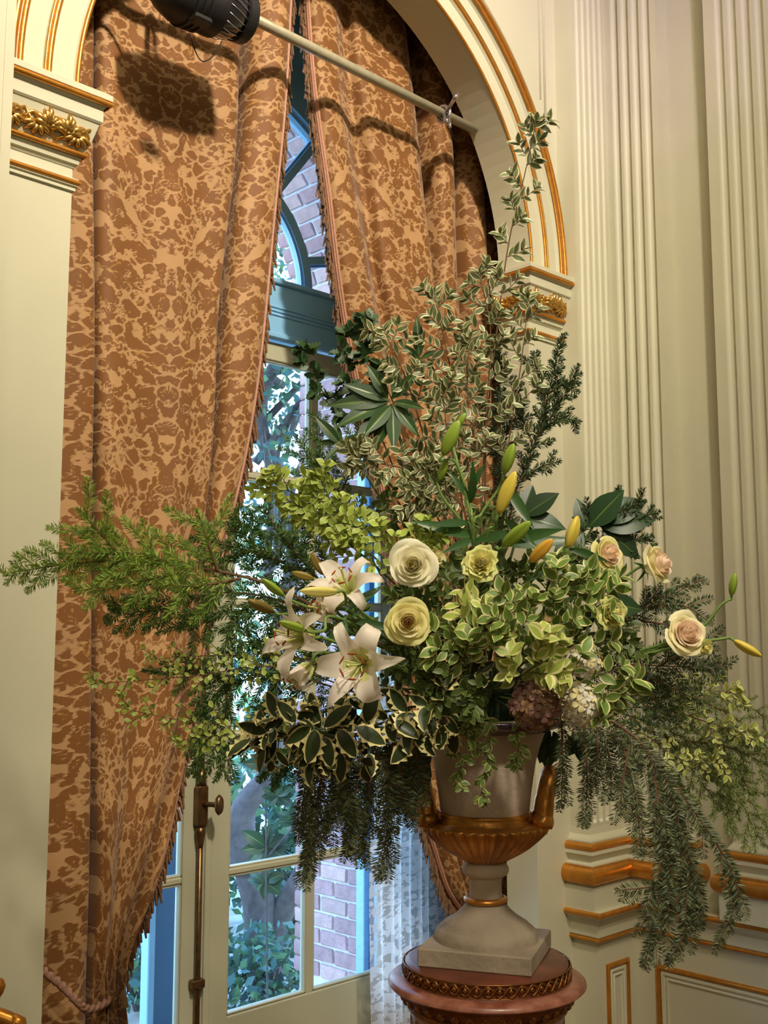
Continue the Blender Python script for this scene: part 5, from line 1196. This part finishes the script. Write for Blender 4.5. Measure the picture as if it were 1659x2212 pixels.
# --- small-leaved twigs left and right
for pts, lab, s_ in (([(820,1500,2.5),(600,1440,2.5),(420,1460,2.5),(200,1478,2.5)], 'long thin twig with tiny leaves reaching left over the curtain', .017),
 ([(820,1540,2.5),(600,1570,2.5),(420,1560,2.5),(265,1530,2.5)], 'thin small-leaved twig below the long one at left', .017), ([(830,1560,2.5),(640,1600,2.5),(480,1590,2.5),(380,1600,2.5)], 'lowest small-leaved twig at left by the door bolt', .017),
 ([(820,1480,2.54),(640,1420,2.54),(480,1415,2.54),(320,1425,2.54)], 'upper small-leaved twig at left', .014),
 ([(1260,1530,2.5),(1420,1530,2.5),(1560,1570,2.5),(1680,1600,2.5)], 'thin spotted-leaf twig reaching the right picture edge', .020), ([(1260,1500,2.5),(1400,1510,2.5),(1500,1490,2.5),(1600,1500,2.5)], 'pale small-leaved twig under the rightmost rose', .022),
 ([(1250,1540,2.48),(1380,1580,2.48),(1470,1640,2.48),(1560,1650,2.5)], 'small-leaved twig just above the long drooping bough', .018)):
    leafy('thin_twig', lab, pts, 'lime' if s_ < .018 else 'euonp', s_, nt=12, tl=.05, lp=4, t0=.4, whorl=2, group='thin small-leaved twigs', main=True, r0=.0022)
# --- holly
for pts, lab, nt in (([(900,1540,2.42),(780,1575,2.32),(690,1575,2.30),(600,1550,2.30)], 'cream-edged holly branch reaching left below the lilies', 7), ([(880,1560,2.42),(780,1600,2.30),(710,1610,2.28),(680,1640,2.28)], 'cream-edged holly branch with the two big front leaves', 6),
 ([(920,1520,2.42),(840,1535,2.32),(760,1530,2.30)], 'cream-edged holly branch under the front lily', 7), ([(980,1500,2.40),(950,1530,2.28),(890,1570,2.26)], 'cream-edged holly branch at the left of the urn lip', 7), ([(1000,1470,2.38),(1000,1450,2.30),(975,1425,2.30)], 'thin-edged dark holly branch over the urn centre', 6),
 ([(880,1570,2.42),(720,1560,2.36),(620,1590,2.34),(570,1610,2.34)], 'cream-edged holly branch ending at the door glass', 6)):
    leafy('holly_branch', lab, pts, 'holly', .050, nt=nt, tl=.06, lp=1, t0=.4, whorl=2, group='variegated holly branches', stem=m_dstem, main=True, sz=.3)
for pts, lab in (([(940,1250,2.8),(830,960,2.8),(760,830,2.8),(745,720,2.8)], 'dark green holly branch against the fringe of the right curtain'), ([(920,1250,2.8),(790,950,2.8),(700,850,2.8),(655,760,2.8)], 'dark green holly branch against the upper door glass'), ([(940,1250,2.8),(860,900,2.8),(800,780,2.8),(785,690,2.8)], 'thin dark holly shoot on the damask right of the window gap')):
    leafy('holly_branch', lab, pts, 'hollyg', .034, nt=6, tl=.035, lp=3, t0=.58, whorl=3, group='plain dark holly branches', main=True, sz=.2)
# --- explicit big leaves, one branch per group
def bigleaves(name, label, stem_pts, leaves, kind, group, stemm=None, wob=.3):
    P = crom([U0.copy()] + P3(stem_pts), 6); root = newroot(name, P[0], label, 'branch', group)
    B().tube(P, [.0035] * len(P), 6).obj('stem', stemm or m_dstem, root)
    for (x0, y0, x1, y1, d0, d1) in leaves:
        a = at(x0, y0, d0); c = at(x1, y1, d1); putleaf(root, kind, a, (c - a), vn(wob), (c - a).length)
    return root
bigleaves('laurel_branch', 'laurel branch with a whorl of long dark leaves before the right curtain', [(960,1200,2.7),(880,1000,2.66),(845,872,2.64)],
 [(840,868,712,864,2.64,2.6),(838,862,795,782,2.64,2.62),(845,862,905,800,2.64,2.62),(838,872,728,905,2.64,2.58),(840,876,762,962,2.64,2.58),(846,880,806,975,2.64,2.6),(850,874,905,935,2.64,2.6),(848,880,852,972,2.64,2.58),(842,866,742,825,2.64,2.62),(850,868,915,880,2.64,2.6),(850,862,862,790,2.64,2.66),(845,876,790,935,2.64,2.56)], 'laurel', 'laurel branches')
bigleaves('laurel_branch', 'small laurel rosette left of the cream-edged branch, over the window', [(920,1250,2.66),(800,1040,2.62),(735,962,2.6)],
 [(735,960,684,898,2.6,2.58),(735,962,700,995,2.6,2.58),(735,960,790,935,2.6,2.58),(735,960,722,905,2.6,2.62),(736,962,780,990,2.6,2.58),(734,960,680,950,2.6,2.6)], 'laurel', 'laurel branches')
bigleaves('laurel_branch', 'single upright laurel tip standing on the damask with one tall bright leaf', [(1000,1200,2.76),(940,950,2.74),(906,772,2.72)],
 [(905,772,903,682,2.72,2.70),(905,775,868,742,2.72,2.70),(908,775,950,752,2.72,2.70),(906,780,880,800,2.72,2.7),(908,780,945,800,2.72,2.7)], 'laurel', 'laurel branches')
bigleaves('magnolia_branch', 'glossy magnolia leaves arching behind the yellow lily buds', [(1080,1300,2.62),(1110,1180,2.6),(1130,1120,2.6)],
 [(1130,1115,1205,1062,2.6,2.58),(1130,1120,1218,1128,2.6,2.56),(1128,1110,1150,1045,2.6,2.62),(1132,1125,1190,1180,2.6,2.56)], 'mag', 'magnolia branches')
bigleaves('magnolia_branch', 'glossy magnolia leaves behind the two upper right roses', [(1120,1350,2.66),(1230,1220,2.66),(1285,1130,2.66)],
 [(1265,1145,1250,1075,2.66,2.66),(1270,1140,1345,1058,2.66,2.62),(1290,1130,1392,1068,2.66,2.64),(1290,1135,1410,1110,2.66,2.62),(1300,1140,1385,1195,2.66,2.62),(1260,1150,1200,1210,2.66,2.6)], 'mag', 'magnolia branches')
bigleaves('magnolia_branch', 'one broad magnolia leaf above the ruffled yellow rose', [(1150,1450,2.5),(1250,1350,2.44),(1290,1300,2.4)],
 [(1288,1300,1392,1312,2.4,2.38),(1285,1305,1230,1370,2.4,2.44),(1270,1320,1370,1370,2.42,2.46)], 'mag', 'magnolia branches')
bigleaves('magnolia_branch', 'dark broad leaves hanging between the left handle and the redwood fronds', [(960,1540,2.5),(900,1580,2.5),(885,1600,2.5)],
 [(885,1600,850,1700,2.5,2.5),(888,1600,896,1765,2.5,2.5),(880,1600,822,1660,2.5,2.48),(890,1600,930,1680,2.5,2.52),(885,1610,870,1730,2.52,2.52),(888,1595,920,1640,2.5,2.5)], 'mag', 'magnolia branches')
bigleaves('ivy_sprig', 'dark leaves dangling behind the right handle of the urn', [(1130,1540,2.6),(1180,1570,2.64),(1190,1600,2.64)],
 [(1185,1590,1165,1650,2.64,2.64),(1190,1595,1182,1665,2.64,2.64),(1192,1590,1215,1640,2.64,2.62),(1195,1580,1205,1600,2.64,2.62),(1190,1580,1165,1610,2.64,2.62)], 'mag', 'magnolia branches')
bigleaves('copper_leaf_sprig', 'copper-brown leaves hanging right of the liner bowl', [(1130,1530,2.5),(1220,1560,2.42),(1255,1580,2.4)],
 [(1255,1580,1262,1655,2.4,2.4),(1255,1582,1300,1640,2.4,2.4),(1252,1580,1225,1640,2.4,2.4)], 'mag', 'magnolia branches')
bigleaves('holly_branch', 'big cream-edged holly leaves at the front left, pointing down', [(880,1560,2.4),(740,1590,2.26),(690,1580,2.22)],
 [(680,1575,668,1650,2.22,2.2),(700,1590,715,1655,2.22,2.2),(672,1570,612,1600,2.22,2.2),(730,1575,768,1632,2.22,2.2),(640,1560,600,1515,2.24,2.22),(700,1570,740,1520,2.22,2.2),(770,1570,830,1600,2.22,2.2),(790,1560,800,1505,2.24,2.2),(850,1560,905,1590,2.24,2.22)], 'holly', 'variegated holly branches', wob=1.0)

# --- flowers
cream = M('petal_cream', (252, 244, 196), .5, trans=.35); white = M('petal_white', (253, 249, 222), .5, trans=.35); peach = M('petal_peach', (252, 226, 180), .5, trans=.35); pinkp = M('petal_blush', (253, 232, 208), .5, trans=.35)
green_p = M('petal_green_yellow', (228, 230, 150), .5, trans=.22); yellowp = M('petal_yellow', (246, 240, 168), .5, trans=.35); heart = M('petal_heart', (250, 214, 160), .5, trans=.35)
def rose(label, px, py, d, rad, face, pal, base=None, n=30, ruffle=0., open_=1.0, sep=False, group='roses in the arrangement'):
    c = at(px, py, d); ax = cdir(*face); o = c - ax * rad * .75; mz_ = zframe(o, ax, rnd(0, 6))
    root = newroot('rose', o, label, 'flower', group); Rm = mz_.to_3x3().to_4x4()
    for i in range(n):
        t = i / (n - 1); ang = i * R(137.5) + rnd(-.15, .15); outer = max(0, (t - .42) / .58); rt = rad * (.07 + .85 * t ** 1.25) * open_; h = rad * (1.20 - .55 * t ** 1.7) + rnd(-.03, .03) * rad
        half = R(92 - 36 * t); V = []; F = []; nu, nv = 8, 8; pt = rnd(.04, .28) * outer; cr_ = rad * rnd(.16, .30) * outer; r0_ = rad * .10 * min(1, t * 3)
        for j in range(nv + 1):
            b_ = j / nv
            for k in range(nu + 1):
                a_ = k / nu * 2 - 1; wd = math.sin(min(1, b_ * 1.25 + .12) * PI / 2); bb_ = b_ * (1 - .20 * a_ * a_)
                belly = math.sin(bb_ * PI / 2) ** (.9 - .25 * outer)
                r_ = r0_ + (rt - r0_) * belly * (1 - (.26 - .08 * outer) * a_ * a_) * (1 - .38 * b_ ** 3 * (1 - min(1, t / .5))) + cr_ * b_ ** 5 + ruffle * rad * .07 * math.sin(a_ * 11 + i) * b_ ** 3
                z = h * (1 - (1 - bb_) ** 1.35) - cr_ * .75 * b_ ** 7 + pt * rad * b_ ** 4 * max(0, 1 - 2.2 * abs(a_)) + ruffle * rad * .08 * math.sin(a_ * 13 + i * 2) * b_ ** 4
                th = ang + a_ * half * wd; V.append((r_ * math.cos(th), r_ * math.sin(th), z))
        for j in range(nv):
            for k in range(nu): q = j * (nu + 1) + k; F.append((q, q + 1, q + nu + 2, q + nu + 1))
        m_ = pal[0] if t < .28 else (pal[1] if t < .72 else pal[2])
        link('petal', mesh('petal', V, F, m_, None, True), root, Rm)
    g = B(); g.lathe([(0, -.02 * rad), (rad * .22, .0), (rad * .30, rad * .12), (rad * .2, rad * .3)], 10); hip = mesh('calyx', [Rm @ v for v in g.V], g.F, m_stem, None, True); link('calyx', hip, root)
    for k in range(5):
        a = 2 * PI * k / 5 + .3; dd = Rm.to_3x3() @ Vector((math.cos(a), math.sin(a), .15 if not sep else -.2)); putleaf(root, 'lily', o + ax * rad * .06, dd, ax, rad * .75)
    b0 = base or U0; st_ = crom([o, o - ax * .03, (o - ax * .06).lerp(b0, .4), b0], 6); B().tube(st_, .0032, 7).obj('flower_stem', m_stem, root)
    return root
rose('large ivory rose facing forward, upper of the two big cream roses left of centre', 892, 1220, 2.24, .050, (-.1, .12, 1), (cream, white, white), open_=1.0)
rose('large cream rose with a peach heart, below the ivory one', 882, 1343, 2.22, .047, (0, .05, 1), (heart, cream, yellowp))
rose('ruffled greenish-yellow rose near the centre', 1040, 1215, 2.30, .039, (0, .25, 1), (cream, yellowp, green_p), ruffle=1.2, n=28)
rose('small ivory rose half hidden behind the upper big rose', 945, 1200, 2.40, .026, (.6, .4, 1), (cream, cream, yellowp), n=16)
rose('blush rose partly behind the dark yew sprig, upper right', 1318, 1196, 2.44, .043, (.55, .25, .8), (peach, pinkp, yellowp), n=26)
rose('blush rose in profile facing right, highest of the right-hand roses', 1428, 1218, 2.42, .054, (.85, .3, .6), (pinkp, pinkp, cream), n=26, open_=.85, sep=True)
rose('ruffled yellow rose seen from the side by the broad magnolia leaf', 1326, 1326, 2.28, .036, (.5, .1, .9), (yellowp, yellowp, green_p), ruffle=1.2, n=24)
rose('large blush rose at far right above the small yellow bud', 1487, 1368, 2.36, .052, (.3, .35, .85), (pinkp, pinkp, cream), n=28, open_=.92)
rose('small yellow rosebud tucked under the far right rose', 1527, 1400, 2.36, .022, (.2, -.3, 1), (yellowp, yellowp, green_p), n=12, open_=.8)
rose('peach rose peeping through the yellow-margined leaves', 1192, 1352, 2.42, .034, (.2, .1, 1), (peach, peach, cream), n=18)

lpet = M('lily_petal', (253, 242, 228), .42, trans=.35); lthroat = M('lily_throat', (214, 216, 140), .5, trans=.2); anther = M('rust_anther', (150, 62, 22), .8); filam = M('pale_filament', (206, 214, 130), .5)
def tepal_mesh(L, W_, recurve, phase):
    V = []; F = []; I = []; n = 12; m = 6; r_ = 0; z = 0; a = R(28)
    cen = []
    for i in range(n + 1):
        t = i / n; cen.append((r_, z, a)); a2 = R(28) + R(recurve) * t ** 2.2; r_ += L / n * math.sin(a2); z += L / n * math.cos(a2); a = a2
    for i, (rc, zc, aa) in enumerate(cen):
        t = i / n; w = W_ * (math.sin(PI * min(1, .10 + .90 * t ** .8)) ** .75) * (1 if t < 1 else .02) + .003 * (1 - t)
        for j in range(m + 1):
            c = j / m * 2 - 1; cup = (1 - abs(c)) ** .8 * .0 + (c * c) * w * .30 * (1 - t * .6) + (.0035 * (abs(c) < .01)) * (1 - t)
            wv_ = .004 * math.sin(t * 14 + c * 2 + phase) * abs(c) ** 2
            nx, nz_ = -math.cos(aa), math.sin(aa)       # inward normal
            V.append((rc + nx * (cup + wv_), c * w, zc + nz_ * (cup + wv_)))
    for i in range(n):
        for j in range(m): q = i * (m + 1) + j; F.append((q, q + 1, q + m + 2, q + m + 1)); I.append(1 if i < 2 or (j in (2, 3) and i < 5) else 0)
    return mesh('petal', V, F, [lpet, lthroat], I, True)
TP = [tepal_mesh(.128, .023, rc, ph) for rc, ph in ((130, 0), (200, 1), (285, 2))]; TN = [tepal_mesh(.128, .0155, rc, ph) for rc, ph in ((110, .5), (190, 1.5), (260, 2.5))]
def lily(label, px, py, d, face, sc=1., roll=0., closed=1., group='open white lilies'):
    c = at(px, py, d); ax = cdir(*face); mz_ = zframe(c, ax, roll); root = newroot('lily', c, label, 'flower', group); Rm = mz_.to_3x3().to_4x4()
    for k in range(6):
        me = random.choice(TP if k % 2 == 0 else TN); link('petal', me, root, Rm @ Matrix.Rotation(k * PI / 3 + rnd(-.22, .22), 4, 'Z') @ Matrix.Rotation(-R(10) * (1 - closed) * 2, 4, 'Y') @ Matrix.Diagonal((sc * (closed), sc, sc * (1 + .2 * (1 - closed)), 1)))
    for k in range(6):
        a = k * PI / 3 + .5; g = B(); tip = Vector((math.cos(a) * .022, math.sin(a) * .022, .078)) * sc
        g.tube([(0, 0, 0), (math.cos(a) * .007 * sc, math.sin(a) * .007 * sc, .045 * sc), tip], .0011, 5)
        sta = link('stamen', mesh('stamen', [Rm @ v for v in g.V], g.F, filam, None, True), root)
        g = B(); s1 = Vector((-math.sin(a), math.cos(a), .1)) * .0085 * sc; g.tube([tip - s1, tip - s1 * .4, tip + s1 * .4, tip + s1], [.0008, .002, .002, .0008], 6)
        link('anther', mesh('anther', [Rm @ v for v in g.V], g.F, anther, None, True), sta)
    g = B(); g.tube([(0, 0, 0), (0, .002, .06 * sc), (.002, .004, .092 * sc), (.002, .004, .096 * sc)], [.0022, .0016, .0018, .0036], 7); link('pistil', mesh('pistil', [Rm @ v for v in g.V], g.F, filam, None, True), root)
    st_ = crom([c, c - ax * .04, (c - ax * .06).lerp(U0, .4), U0], 6); B().tube(st_, .0036, 7).obj('flower_stem', m_stem, root)
lily('white lily open wide towards the viewer, lowest of the front lilies', 790, 1432, 2.20, (-.30, .05, 1), 1.12, 1.05)
lily('white lily facing left with rust-coloured anthers', 678, 1378, 2.24, (-.75, .18, .62), 1.05, .6)
lily('white lily pointing up behind the other two, under the ivory rose', 758, 1288, 2.36, (-.2, .55, .6), .95, .2)
lily('half-closed pale lily hanging down-left below the anthered one', 672, 1436, 2.34, (-.6, -.55, .4), .85, .3, .55)
lily('white lily with one curled petal between the upper and left lilies', 722, 1318, 2.34, (-.6, .1, .5), .7, 1.2, .7)

bud_g = M('bud_green', (150, 178, 62), .4, trans=.15); bud_y = M('bud_yellow', (226, 204, 84), .4, trans=.15); bud_o = M('bud_orange', (232, 178, 66), .4, trans=.15); bud_b = M('bud_olive', (150, 130, 58), .5, trans=.1); bud_c = M('bud_cream', (236, 226, 132), .4, trans=.15)
def bud(label, x0, y0, x1, y1, d0, d1, w, mat, stem_to=None, group='closed lily buds'):
    a = at(x0, y0, d0); c = at(x1, y1, d1); L = (c - a).length; w = w * UD0 / FPX * .66
    root = newroot('lily_bud', a, label, 'flower', group); m_ = zframe(a, c - a, rnd(0, 1))
    prof = [(0, 0), (.35, .0), (.62, .08), (.85, .22), (1, .42), (.96, .60), (.76, .78), (.46, .92), (.2, .98), (0, 1.0)]
    g = B().lathe([(r_ * w, z * L) for r_, z in prof], 18, fn=lambda r_, z, an: r_ * (1 + .13 * math.cos(3 * an)) - w * .07 * (abs(math.cos(1.5 * an)) < .22) * (r_ > w * .3))
    link('bud', mesh('bud', [m_ @ v - a for v in g.V], g.F, mat, None, True), root)
    pts = stem_to or [U0]; P = crom([a + (c - a) * .02, a - (c - a) * .18] + P3(pts), 7); B().tube(P, [.0030 + .0006 * (i / len(P)) for i in range(len(P))], 7).obj('flower_stem', m_stem, root)
J1 = (1022, 1165, 2.42)
bud('tall green lily bud rising above the centre, cream-edged leaves behind', 958,982,992,908,2.40,2.38,20,bud_g,[(985,1000,2.42),(1015,1090,2.42),J1,U0])
bud('slim green bud at the very top beside the tall one', 985,925,1006,892,2.44,2.43,10,bud_g,[(978,960,2.46),(990,1010,2.44),J1,U0])
bud('small green bud below the tall pair', 948,1038,966,992,2.44,2.42,12,bud_g,[(960,1080,2.44),(1000,1130,2.44),J1,U0])
bud('plump green lily bud right of the tall pair', 1090,1022,1110,958,2.40,2.38,18,bud_g,[(1075,1060,2.42),(1040,1110,2.42),J1,U0])
bud('large pale yellow lily bud below the plump green one', 1078,1108,1114,1018,2.38,2.36,21,bud_y,[(1070,1140,2.40),(1050,1180,2.42),U0])
bud('yellow-green lily bud slanting right above the ruffled rose', 1088,1178,1146,1126,2.32,2.28,19,bud_g,[(1070,1185,2.36),(1050,1240,2.42),U0])
bud('orange-yellow lily bud slanting right, above the green leaves', 1146,1212,1194,1164,2.30,2.27,17,bud_o,[(1140,1240,2.32),(1130,1300,2.38),U0])
bud('upright yellow lily bud right of the orange one', 1226,1182,1248,1114,2.30,2.30,18,bud_y,[(1210,1195,2.32),(1150,1250,2.36),U0])
bud('small green bud on a long bare stem against the right fluted pilaster', 1580,1286,1588,1238,2.40,2.39,12,bud_g,[(1560,1305,2.40),(1450,1390,2.44),U0])
bud('slim yellow bud at the far right pointing down to the edge', 1586,1384,1646,1418,2.38,2.36,14,bud_y,[(1560,1380,2.38),(1450,1400,2.42),U0])
bud('long cream-yellow bud pointing left, above the open lilies', 728,1278,648,1276,2.26,2.22,15,bud_c,[(748,1300,2.30),(750,1340,2.36),U0])
bud('olive green bud pointing up-left over the fir', 612,1286,566,1250,2.32,2.30,13,bud_g,[(660,1310,2.34),(740,1340,2.38),U0])
bud('brownish olive bud at the left of the lilies', 592,1322,536,1296,2.36,2.34,15,bud_b,[(640,1330,2.36),(740,1360,2.4),U0])
bud('green bud lying across the anthered lily', 662,1362,602,1342,2.18,2.15,12,bud_g,[(700,1362,2.22),(745,1340,2.30),U0])
bud('upright olive bud in the fir above the cream-yellow one', 700,1240,672,1194,2.48,2.47,15,bud_b,[(720,1270,2.48),(780,1330,2.48),U0])
bud('dark olive bud pointing left below the upright olive one', 676,1250,630,1236,2.44,2.43,12,bud_b,[(700,1262,2.44),(780,1330,2.44),U0])
# long lily leaves
bigleaves('lily_leaf_stem', 'long narrow lily leaves fanned at the foot of the tall buds', [(1040,1300,2.46),(1022,1180,2.42),(1015,1090,2.42)],
 [(1015,1090,1030,1010,2.42,2.36),(1018,1130,930,1130,2.42,2.36),(1020,1160,905,1120,2.42,2.36),(1022,1170,1120,1140,2.42,2.36),(1015,1080,975,1020,2.42,2.40),(1022,1165,960,1190,2.42,2.36),(1012,1070,1045,1000,2.42,2.40)], 'lily', 'lily leaves')
bigleaves('lily_leaf_stem', 'long narrow lily leaves curving down beside the pale yellow bud', [(1080,1300,2.46),(1080,1180,2.42),(1095,1060,2.40)],
 [(1095,1050,1152,1140,2.38,2.32),(1088,1120,1160,1180,2.40,2.34),(1085,1170,1215,1142,2.40,2.34),(1100,1180,1250,1160,2.42,2.4)], 'lily', 'lily leaves')
bigleaves('lily_leaf_stem', 'narrow leaves by the upright yellow bud at right', [(1150,1400,2.42),(1190,1240,2.36),(1225,1188,2.32)],
 [(1228,1185,1315,1210,2.32,2.30),(1200,1215,1290,1230,2.34,2.32),(1180,1230,1130,1260,2.36,2.34)], 'lily', 'lily leaves')
bigleaves('lily_leaf_stem', 'lily leaves between the open lilies and the peach-hearted rose', [(900,1420,2.4),(800,1360,2.34),(745,1330,2.3)],
 [(745,1330,735,1440,2.30,2.26),(745,1320,830,1260,2.30,2.32),(750,1330,700,1400,2.30,2.26),(760,1335,800,1290,2.3,2.3),(920,1300,925,1262,2.3,2.24),(760,1340,860,1360,2.32,2.3)], 'lily', 'lily leaves')

# hydrangea heads
def floret_mesh(nm, mat, n=4):
    V = []; F = []
    for k in range(n):
        a = 2 * PI * k / n; ca, sa = math.cos(a), math.sin(a); base = len(V)
        for (r_, w, z) in ((.05, .04, 0), (.5, .36, .12), (.85, .40, .12), (1.05, .12, -.02)):
            for s_ in (-1, 0, 1): V.append((r_ * ca - s_ * w * sa, r_ * sa + s_ * w * ca, z + (.08 if s_ else 0)))
        for i in range(3):
            for j in range(2): q = base + i * 3 + j; F.append((q, q + 1, q + 4, q + 3))
    return mesh(nm, V, F, mat, None, True)
def hydrangea(label, px, py, d, rad, mats, n=70):
    c = at(px, py, d); root = newroot('hydrangea', c, label, 'flower', 'hydrangea heads'); fm = [floret_mesh('floret', m_) for m_ in mats]
    for i in range(n):
        z = 1 - 2 * (i + .5) / n; r_ = math.sqrt(1 - z * z); a = i * 2.39996; dd = Vector((r_ * math.cos(a), r_ * math.sin(a), z))
        if dd.dot(c_f) > .45: continue
        link('floret', fm[i % len(fm)], root, zframe(dd * rad * rnd(.74, 1.12), (dd + Vector((rnd(-.4, .4), rnd(-.4, .4), rnd(-.4, .4)))), rnd(0, 3)) @ Matrix.Scale(rad * rnd(.28, .38), 4))
    B().tube([c, c.lerp(U0, .4), U0], .003, 6).obj('flower_stem', m_stem, root)
hb = M('dry_mauve', (158, 120, 108), .7, trans=.2, rnd=.2); hb2 = M('dry_tan', (176, 140, 106), .7, trans=.2, rnd=.2); hw = M('hydrangea_white', (232, 228, 214), .6, trans=.2, rnd=.1); hy = M('hydrangea_cream', (232, 218, 160), .6, trans=.2, rnd=.1)
hydrangea('dried mauve-brown hydrangea head on the urn rim', 1160, 1520, 2.25, .048, [hb, hb, hb2], 110)
hydrangea('cream and white hydrangea head right of the mauve one', 1262, 1522, 2.22, .042, [hw, hy, hw], 100)
hydrangea('white hydrangea head half hidden behind leaves above the cream one', 1262, 1428, 2.28, .034, [hw, hw, hy], 80)

# leaf whorls of the garden sapling and a dark core of foliage round the foam
e = [o for o in bpy.data.objects if o.name.startswith('garden_sapling')][0]; Ls = LEAF['mag'][0]
for (x, y, s_) in ((572, 1650, .12), (575, 1830, .15), (572, 1905, .11), (640, 1775, .12), (600, 1720, .10)):
    for k in range(8):
        a = k * PI / 4 + rnd(-.2, .2); p = at(x, y, 6.2); d = (c_r * math.cos(a) + c_u * math.sin(a) * .7 + c_f * rnd(-.4, .4)); o = link('leaf', LEAF['mag'][k % 2], e, frame(p - e.location, d, -c_f + c_u * .5) @ Matrix.Scale(s_ * rnd(.8, 1.1), 4))
